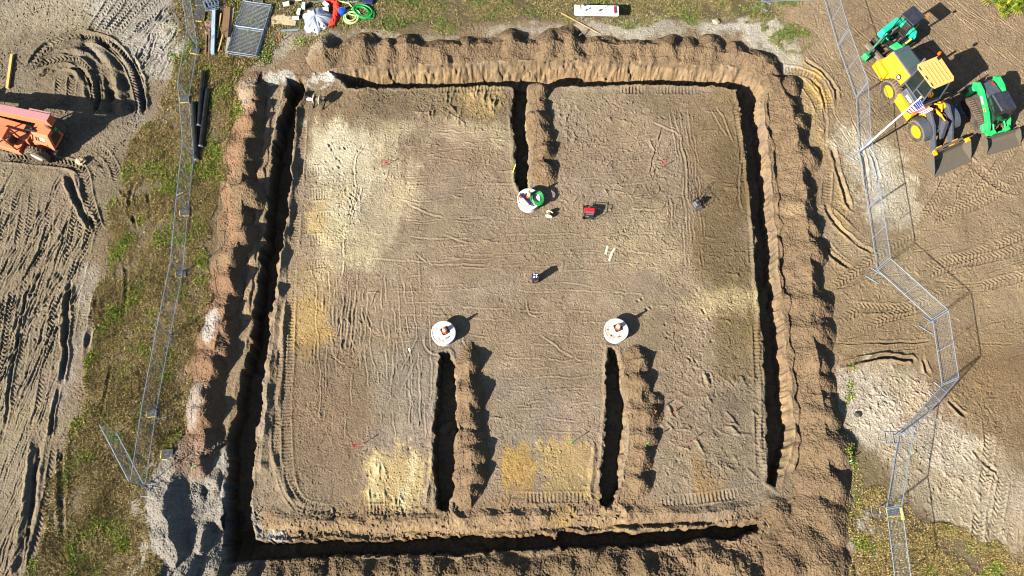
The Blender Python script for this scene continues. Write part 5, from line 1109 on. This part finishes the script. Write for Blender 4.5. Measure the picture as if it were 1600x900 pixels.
for k, (u, v, a, lab) in enumerate([(948, 391, 107, 'leftmost bundle of the three cream stake bundles, with a pale green tint'), (957, 394, 122, 'bundle of cream stakes on the right of the three'), (954, 402, 112, 'lowest bundle of the three cream stake bundles')]):
    p = on(u, v); e = empty('stake_bundle', p, R(180 - a), lab, 'stake bundle', 'bundles of cream stakes on the pad'); e.scale = (.82, .7, .8)
    for q in range(3):
        t = MB(); y = (q - 1) * .065; zz = .03 + (.035 if q == 1 else 0)
        t.hexa([(-.32, y - .028, zz - .025), (.25, y - .028, zz - .025), (.25, y + .028, zz - .025), (-.32, y + .028, zz - .025)], [(-.32, y - .028, zz + .02), (.25, y - .028, zz + .02), (.25, y + .028, zz + .02), (-.32, y + .028, zz + .02)])
        t.hexa([(.25, y - .028, zz - .025), (.38, y - .006, zz - .02), (.38, y + .006, zz - .02), (.25, y + .028, zz - .025)], [(.25, y - .028, zz + .02), (.38, y - .006, zz + .01), (.38, y + .006, zz + .01), (.25, y + .028, zz + .02)]); t.build('stake', M['mint'] if (k == 0 and q == 1) else M['cream'], e)
def pin(u, v, mat, h, label, flag_=True, lean=(0, 0), name='marker_stake'):
    p = on(u, v); e = empty(name, p, 0, label, 'marker stake', 'survey markers pushed into the sand')
    t = MB(); t.tube([(0, 0, -.05), (lean[0], lean[1], h)], .016, 5); t.build('stick', 'wood' if mat != 'stakey' else mat, e)
    t = MB(); c = Vector((lean[0], lean[1], h))
    if flag_: t.box(c + Vector((-.03, -.03, -.06)), (.11, .05, .14), .7)
    else: t.tube([c * .35, c], .032, 6)
    t.build('coloured_tip', mat, e)
pin(605, 258, 'stake_p', .5, 'pink-tipped marker in a red paint spot on the pale sand'); pin(1036, 261, 'stake_p', .5, 'pink-tipped marker in a faint red paint spot near the upper right of the pad'); pin(570, 692, 'stake_p', .5, 'pink-tipped marker in a red paint spot at the lower left of the pad'); pin(1073, 694, 'stake_p', .7, 'slim pink-tipped marker above the ochre patch')
pin(1023, 645, 'stake_o', .42, 'fluorescent orange stake touching the shadow of the short spoil ridge', False); pin(1052, 645, 'stake_o', .42, 'fluorescent orange stake standing alone on open sand', False); pin(892, 693, 'stake_g', .75, 'slim green-tipped marker left of the lower right short trench'); pin(1010, 694, 'stake_g', .6, 'fluorescent green marker at the spoil beside the lower right short trench'); pin(1327, 720, 'mint', .35, 'mint green tag at the foot of the right spoil ridge'); pin(305, 731, 'stake_g', .3, 'bright green tag on the grey sand at the lower left'); pin(438, 66, 'stake_o', .55, 'orange stake in the weeds below the fence stack', False, (.02, .14))
t = MB(); a = on(804, 262, .6); b = on(800, 270, .05); t.box((0, 0, 0), (.045, .02, .62)); ob = t.build('yellow_lath', 'stakey'); ob.location = (on(803, 266).x, on(803, 266).y, .22); ob.rotation_euler = (R(-50), 0, R(-25)); tag(ob, 'yellow lath leaning at the edge of the short upper trench', 'lath')
t = MB(); t.box((0, 0, .05), (.1, .18, .08)); ob = t.build('white_cup', 'white', None, .02); ob.location = on(640, 547); ob.rotation_euler = (0, 0, .3); tag(ob, 'small white cup lying on the sand left of the cleanest riser', 'cup')
def plank(name, pts, wd, th, mat, label, cat='plank', z=0.0, grp=None):
    a = on(*pts[0]); b = on(*pts[1]); d = b - a; L = d.length; t = MB(); t.box((0, 0, 0), (L, wd, th)); o = t.build(name, mat, None, .008)
    o.location = (a + b) / 2 + Vector((0, 0, th / 2 + z)); o.rotation_euler = (0, -math.asin(max(-1, min(1, d.z / L))), math.atan2(d.y, d.x)); return tag(o, label, cat, grp)
plank('timber_post', [(20, 87), (13, 139)], .16, .16, 'woodl', 'raw timber post lying inside the turning circle')
plank('scrap_board', [(1186, 812), (1240, 780)], .12, .04, 'wood', 'weathered board lying at the lower right corner of the dig'); plank('rake_handle', [(876, 21), (935, 53)], .04, .04, 'woodl', 'long slender wooden pole lying below the white table', 'pole', .06)
plank('broken_branch', [(905, 57), (924, 42)], .05, .04, 'woodg', 'pale broken branch crossing the long wooden pole', 'branch', .02); plank('split_stick', [(1213, 73), (1222, 64)], .07, .05, 'woodl', 'pale split stick in the grass tuft at the upper right', 'stick')
t = MB(); a = on(276, 306, .05); b = on(292, 298, .05); c = on(290, 290, .05); t.tube([a, b, c], .03, 6); tag(t.build('bent_pipe', 'white'), 'thin bent white pipe lying inside the left fence', 'pipe')
def blackpipe(p, label, z=0.0):
    a = on(*p[0], .15 + z); b = on(*p[1], .15 + z); t = MB(); d = (b - a).normalized(); t.tube([a, b], .14, 18, False); t.tube([a, b], .12, 18, False)
    o = t.build('black_pipe', 'hdpe', None, smooth=True); tag(o, label, 'pipe', 'black pipes lying by the left fence')
    t = MB(); t.lathe([(.142, -.02), (.15, 0), (.15, .05), (.142, .06)], n=18); r_ = t.build('end_ring', 'grey', o); r_.matrix_world = Matrix.Translation(b - d * .06) @ d.to_track_quat('Z', 'Y').to_matrix().to_4x4()
blackpipe([(319, 114), (312.5, 199)], 'longest-set black pipe whose upper end reaches highest of the three'); blackpipe([(326, 142), (315, 231)], 'black pipe nearest the spoil ridge of the three pipes'); blackpipe([(304, 163), (309, 253)], 'black pipe lying closest to the fence')
# ---------------------------------------------------------------- stacks at the upper left
for k, (lab, du, dv) in enumerate([('lowest fence panel of the flat stack beside the timber', 5, 3), ('second fence panel from the ground in the flat stack beside the timber', 3, 3), ('third fence panel from the ground in the flat stack beside the timber', 2, 0), ('topmost fence panel of the flat stack, lying mesh up', 0, 0)]):
    a = on(356 + du * .5, 83 + dv * .6); b = on(380 + du * .5, 5 + dv * .6); c = on(401 + du * .5, 87 + dv * .6); d = b - a; L = math.hypot(d.x, d.y); g = math.atan2(d.y, d.x); wd = 1.83
    e = empty('mesh_fence', (a.x, a.y, .06 + a.z + k * .055), g - .02 * (k % 2), lab, 'fence panel', 'fence panels stacked flat'); 
    t = MB(); t.tube([(0, 0, 0), (L, 0, 0), (L, -wd, 0), (0, -wd, 0)], .027, 6, closed=True); t.build('frame', 'galv', e)
    t = MB(); t.tube([(L / 2, 0, 0), (L / 2, -wd, 0)], .03, 6); t.build('centre_post', 'galv', e)
    t = MB()
    for q in range(1, 40): t.tube([(L * q / 40, 0, 0), (L * q / 40, -wd, 0)], .0045, 3, False)
    for q in range(1, 20): t.tube([(0, -wd * q / 20, .006), (L, -wd * q / 20, .006)], .0045, 3, False)
    t.build('wire_mesh', 'wire', e)
for k in range(4):
    p = on(331, 11); e = empty('fence_stand', (p.x + .05 * (k % 2), p.y + .04 * k, p.z + .06 + .09 * k), R(8 + 7 * k), ['lowest fence stand of the pile above the blue-white beams', 'second fence stand from the ground in the pile above the blue-white beams', 'third fence stand from the ground in the pile above the blue-white beams', 'topmost fence stand of the pile above the blue-white beams'][k], 'fence stand', 'fence stands piled up')
    t = MB(); t.tube([(-.42, -.3, 0), (.42, -.3, 0), (.42, .3, 0), (-.42, .3, 0)], .024, 6, closed=True); t.tube([(0, -.3, 0), (0, .3, 0)], .024, 6); t.tube([(-.2, -.3, 0), (-.2, .3, 0)], .02, 6); t.tube([(.2, -.3, 0), (.2, .3, 0)], .02, 6); t.build('base_frame', 'galv', e)
    t = MB(); t.tube([(0, .08, 0), (0, .08, .07)], .02, 6); t.build('upright', 'galv', e)
foot_block(314, 2, R(90), 'upper dark rubber foot behind the pile of fence stands', (.8, .7)); foot_block(314, 17, R(90), 'dark rubber foot with yellow edges left of the pile of fence stands', (.7, .62)); foot_block(313, 29, R(85), 'lowest rubber foot with a yellow mark left of the timber', (.55, .55)); foot_block(405, 1, R(5), 'rubber fence foot at the top end of the flat panel stack')
plank('steel_beam', [(336, 19), (334, 87)], .22, .16, 'pblue', 'broad blue-white steel beam beside the timber', 'beam', .1); plank('steel_beam', [(332, 52), (331, 80)], .1, .12, 'pblue', 'narrow blue-white steel beam left of the broad one', 'beam', .0)
plank('timber_plank', [(354, 14), (349, 56)], .24, .06, 'wood', 'brown plank left of the grey board beside the stacked panels', z=.05); plank('timber_plank', [(359, 13), (355, 60)], .2, .06, 'wood', 'narrow brown plank touching the grey board', z=.1); plank('timber_plank', [(364, 13), (354, 90)], .2, .05, 'woodg', 'long grey board next to the stacked fence panels', z=.02)
plank('timber_plank', [(349, 56), (342, 82)], .08, .05, 'woodl', 'pale yellow lath beside the long grey board', z=.08); plank('timber_plank', [(346, 22), (340, 60)], .08, .05, 'woodl', 'short pale lath between the beam and the planks', z=.04); plank('timber_plank', [(323, 48), (322, 86)], .1, .1, 'wood', 'dark old plank under the rotten stumps', z=0); plank('timber_plank', [(328, 46), (327, 88)], .1, .1, 'wood', 'dark old plank nearest the narrow beam', z=0)
for (u, v, r, lab) in [(328, 38, .3, 'grey rotten stump by the blue-white beams'), (327, 51, .26, 'pinkish brown rotten stump below the grey one')]:
    rs_ = random.Random(u); p = on(u, v); t = MB(); n = 11; ring = [rs_.uniform(.7, 1.15) * r for _ in range(n)]
    t.lathe([(1, 0), (.9, .15), (.55, .24), (0, .2)], n=n); m = 4
    t.v = [(x * ring[i // m], y * ring[i // m], z + rs_.uniform(-.03, .03)) for i, (x, y, z) in enumerate(t.v)]; ob = t.build('rotten_stump', 'rust'); ob.location = p; tag(ob, lab, 'stump')
for (u, v, a, lab) in [(435, 31, 8, 'paving slab with a rusty stain, left of the other slab'), (453, 33, -8, 'plain paving slab between the stained one and the white blocks')]:
    t = MB(); t.box((0, 0, .03), (.85, .62, .06)); ob = t.build('paving_slab', 'slab', None, .01); ob.location = on(u, v); ob.rotation_euler = (0, 0, R(a)); tag(ob, lab, 'slab', 'paving slabs by the tarpaulin')
# tarpaulin over a pile
def tarp():
    n, m = 48, 20; v = []; f = []; p0 = on(495, 32)
    for j in range(m + 1):
        for i in range(n):
            a = 2 * math.pi * i / n; q = j / m
            rx, ry = .92 * (1 + .12 * math.sin(3 * a + 1) + .06 * math.sin(7 * a)), .95 * (1 + .1 * math.sin(2 * a) + .06 * math.sin(9 * a + 2))
            fold = .045 * math.sin(11 * a + 3 * q) * q + .03 * math.sin(17 * a + 1.3) * q + .03 * math.sin(5 * a - 6 * q)
            h = .5 * (1 - q ** 2.2) * (1 + .2 * math.cos(a - 1.6)) + fold + .02
            v.append((p0.x + math.cos(a) * rx * q, p0.y + math.sin(a) * ry * q, p0.z + max(h, .015)))
    for j in range(m):
        for i in range(n): f.append((j * n + i, j * n + (i + 1) % n, (j + 1) * n + (i + 1) % n, (j + 1) * n + i))
    t = MB(); t.add(v, f); tag(t.build('tarpaulin', 'tarp'), 'crumpled silver tarpaulin weighed down with white blocks', 'tarpaulin')
tarp()
BL = [(448, 8, 12, 'white block lying apart, above the two paving slabs'), (467, 0, 5, 'white block at the very top edge left of the tarpaulin'), (468, 20, 80, 'white block standing left of the tarpaulin, beside its upper corner'), (476, 13, 88, 'white block on the upper left corner of the tarpaulin'), (463, 30, 5, 'white block touching the plain paving slab'), (511, 11, -38, 'tilted white block on the upper right edge of the tarpaulin'), (510, 19, 3, 'white block on the right edge of the tarpaulin'), (487, 48, 0, 'white block on the lowest corner of the tarpaulin'), (501, 43, 8, 'white block on the lower right edge of the tarpaulin')]
for (u, v, a, lab) in BL:
    p = on(u, v); zz = .06 if u < 470 or v > 40 else .2
    t = MB(); t.box((0, 0, 0), (.4, .2, .2)); t2 = t.build('concrete_block', 'block', None, .012); t2.location = (p.x, p.y, p.z + zz + .05); t2.rotation_euler = (0, 0, R(a)); tag(t2, lab, 'block', 'white blocks by the tarpaulin')
t = MB(); rs_ = random.Random(4); q = cr(P2([(510, 6), (517, 3), (525, 7), (527, 18), (524, 30), (518, 42), (517, 45)]), 5); v = []; zb = on(518, 20).z
for i, c_ in enumerate(q):
    d = q[min(i + 1, len(q) - 1)] - q[max(i - 1, 0)]; d = d / np.linalg.norm(d); wd = .3 * (1 - .5 * i / len(q)) + .03
    for k in range(7): s = (k / 6 - .5) * 2; v.append((c_[0] - d[1] * s * wd, c_[1] + d[0] * s * wd, zb + .03 + .16 * (1 - s * s) * (.7 + .5 * rs_.random()) + .03 * rs_.random()))
t.add(v, [(i * 7 + k, i * 7 + k + 1, (i + 1) * 7 + k + 1, (i + 1) * 7 + k) for i in range(len(q) - 1) for k in range(6)]); tag(t.build('safety_netting', 'redn'), 'bunched red safety netting beside the tarpaulin', 'netting')
p = on(536, 21); e = empty('blue_bucket', p, 0, 'bright blue rounded bucket beside the pale hose', 'bucket')
t = MB(); t.lathe([(.15, 0), (.24, .12), (.26, .24), (.22, .36), (.1, .43), (0, .44)], n=20); t.build('shell', 'blue', e, smooth=True); t = MB(); t.tube([(-.24, 0, .26), (-.2, .05, .42), (0, .08, .5), (.2, .05, .42), (.24, 0, .26)], .012, 5); t.build('handle', 'grey', e)
h1 = on(550, 28); z_ = h1.z
coil('hose_coil', (h1.x, h1.y, z_), .42, 4, .045, 'hosep', 'pale yellow-green hose loosely coiled below the blue bucket', 1.0, .3, 1, [(on(*q) + Vector((0, 0, .08))) for q in [(541, 22), (552, 14), (545, 6), (530, 3), (515, 1)]])
h2 = on(567, 20); coil('hose_coil', (h2.x, h2.y, h2.z), .58, 5, .05, 'hoseg', 'dark green hose coiled in an oval right of the pale hose', .62, R(-28), 2, [(on(*q) + Vector((0, 0, .07))) for q in [(574, 30), (580, 30), (584, 29)]])
for (a, b, r, m, lab) in [((440, 48), (469, 46), .035, 'galv', 'upper thin steel tube lying below the paving slabs'), ((439, 49.5), (466, 48), .03, 'galv', 'lower thin steel tube lying below the paving slabs'), ((480, 4), (560, 3), .03, 'galv', 'long thin steel tube at the top edge above the hoses'), ((500, 1), (572, 6), .03, 'grey', 'grey tube crossing the long one above the hoses')]:
    t = MB(); t.tube([on(*a, .05), on(*b, .05)], r, 8); tag(t.build('steel_tube', m, None, smooth=True), lab, 'tube')
t = MB(); t.box((0, 0, .12), (.7, .35, .22), 0); t.box((.1, .05, .26), (.4, .2, .08), .2); ob = t.build('folded_canvas', 'nblue', None, .05); ob.location = on(576, 3); ob.rotation_euler = (0, 0, -.3); tag(ob, 'dark folded canvas at the top edge above the green hose', 'canvas')
# white folding table with hand tools
p = gp(932, 16.5, .74); zt_ = hz(p.x, p.y); tb = empty('folding_table', (p.x, p.y, zt_), R(-1.5), 'white folding table with hand tools on it', 'table')
t = MB(); hw, hh = 1.37, .38; t.prism([(-hw, -hh + .06), (-hw + .06, -hh), (hw - .06, -hh), (hw, -hh + .06), (hw, hh - .06), (hw - .06, hh), (-hw + .06, hh), (-hw, hh - .06)], .69, .74, 'z'); t.build('table_top', 'white', tb, .015)
for s in (-1, 1):
    for q in (-1, 1): t = MB(); t.tube([(s * 1.1, q * .28, .7), (s * 1.0, q * .3, .0)], .016, 6); t.build('leg', 'grey', tb)
def ontable(name, mb, mat, x, y, rz, label, cat='tool'):
    o = mb.build(name, mat, None, .004); c_ = Vector((x * math.cos(R(-1.5)), x * math.sin(R(-1.5)) + y)); o.location = (p.x + c_.x, p.y + c_.y, zt_ + .742); o.rotation_euler = (0, 0, rz); tag(o, label, cat, 'hand tools on the white table')
t = MB(); t.tube([(0, -.24, .06), (0, .24, .06)], .06, 10); ontable('red_tube', t, 'red', 1.12, .02, .05, 'red tube at the right end of the white table')
t = MB(); t.tube([(-.12, 0, .02), (.05, 0, .02), (.18, .06, .02)], .02, 6); t.tube([(.05, 0, .02), (.18, -.06, .02)], .02, 6); t.box((-.16, 0, .03), (.12, .08, .05)); ontable('pliers', t, 'nblue', -.5, .06, .5, 'navy pliers left of centre on the white table')
t = MB(); t.box((0, 0, .04), (.16, .1, .08)); t.box((.12, -.02, .03), (.12, .04, .04)); ontable('tape_measure', t, 'char', .22, -.02, .5, 'dark tape measure at the centre of the white table'); t = MB(); t.box((0, 0, .02), (.14, .05, .03)); ontable('chalk_line', t, 'yplas', .3, -.14, -.7, 'small yellow tool beside the tape measure')
t = MB(); t.tube([(-.14, 0, .02), (.14, 0, .02)], .018, 6); ontable('screwdriver', t, 'nblue', .6, .24, .6, 'navy screwdriver near the far edge of the white table'); t = MB(); t.box((0, 0, .03), (.05, .3, .05)); ontable('utility_knife', t, 'yplas', -1.02, .2, .15, 'yellow and dark knife at the left end of the white table'); t = MB(); t.lathe([(.07, 0), (.07, .1), (0, .1)], n=12); ontable('small_tin', t, 'nblue', -.7, .34, 0, 'navy tin at the far edge of the white table', 'tin')
# navy drum by the loader
p = on(1492, 178); e = empty('plastic_drum', (p.x, p.y, p.z + .27), R(-60), 'navy plastic drum lying in shade beside the yellow loader', 'drum')
t = MB(); t.lathe([(.24, -.4), (.27, -.36), (.27, .36), (.24, .4), (0, .4)], axis='x', n=24); t.build('barrel', 'nblue', e, smooth=True); t = MB(); t.tube([(-.3, .2 * math.cos(a), .28 * math.sin(a) if 0 else .27 * math.sin(a)) for a in np.linspace(.3, 2.8, 8)], .012, 5); t.build('handle', 'white', e)
# clumps of stone and clods on the site
for (u, v, r, lab) in [(127, 253, .3, 'pale grey clod beside the rear wheel of the telehandler'), (1118, 35, .22, 'lone pale boulder on the sand rim above the dig'), (1340, 648, .18, 'dark lump lying on the pale rough sand')]:
    rs_ = random.Random(int(u)); bmm = bmesh.new(); bmesh.ops.create_icosphere(bmm, subdivisions=3, radius=1)
    for q in bmm.verts: q.co = q.co * (1 + .22 * math.sin(q.co.x * 5 + u) * math.cos(q.co.y * 4 + v) + .1 * math.sin(q.co.z * 9)); q.co = Vector((q.co.x * r, q.co.y * r * .8, q.co.z * r * .6 + r * .25))
    me = bpy.data.meshes.new('boulder'); bmm.to_mesh(me); bmm.free(); me.materials.append(M['slab'] if u < 1300 else M['footb']); o = bpy.data.objects.new('boulder', me); C.objects.link(o); o.location = on(u, v); tag(o, lab, 'boulder')
# palmetto shrubs in the upper right corner
def palmetto(u, v, n, label, seed):
    rs_ = random.Random(seed); p = on(u, v); e = empty('palmetto_shrub', p, 0, label, 'shrub', 'shrubs in the upper right corner')
    V = []; F = []; K = []
    for k in range(n):
        an = rs_.uniform(0, 6.283); el = rs_.uniform(.15, 1.2); L = rs_.uniform(.5, 1.1); c_ = Vector((rs_.gauss(0, .35), rs_.gauss(0, .3), rs_.uniform(.1, .5))); col = s2l(rs_.choice([(120, 130, 26), (146, 150, 36), (90, 116, 32), (70, 98, 36), (160, 152, 60)])) * rs_.uniform(.8, 1.1)
        for q in range(7):
            b = an + (q - 3) * .22; d = Vector((math.cos(b) * math.cos(el), math.sin(b) * math.cos(el), math.sin(el))); w_ = Vector((-math.sin(b), math.cos(b), 0)) * .028; l_ = L * (1 - .06 * abs(q - 3)); o_ = len(V)
            V += [c_, c_ + d * l_ * .55 + w_, c_ + d * l_ * Vector((1, 1, .55)).normalized().x * 1.5 - Vector((0, 0, .25 * l_)), c_ + d * l_ * .55 - w_]; F.append((o_, o_ + 1, o_ + 2, o_ + 3)); K += [col] * 4
    o = mesh_np('leaves', np.array([tuple(q) for q in V], np.float32), np.array(F), np.array(K), mat=VEG); o.parent = e
    t = MB(); t.tube([(0, 0, -.05), (.05, .02, .35)], [.08, .05], 8); t.build('stem', 'wood', e)
palmetto(1556, 3, 80, 'yellow-green palmetto shrub on the left in the upper right corner', 1); palmetto(1588, 1, 80, 'yellow-green palmetto shrub at the extreme upper right corner', 2); palmetto(1566, 13, 30, 'small palmetto clump in front of the two larger shrubs', 3)
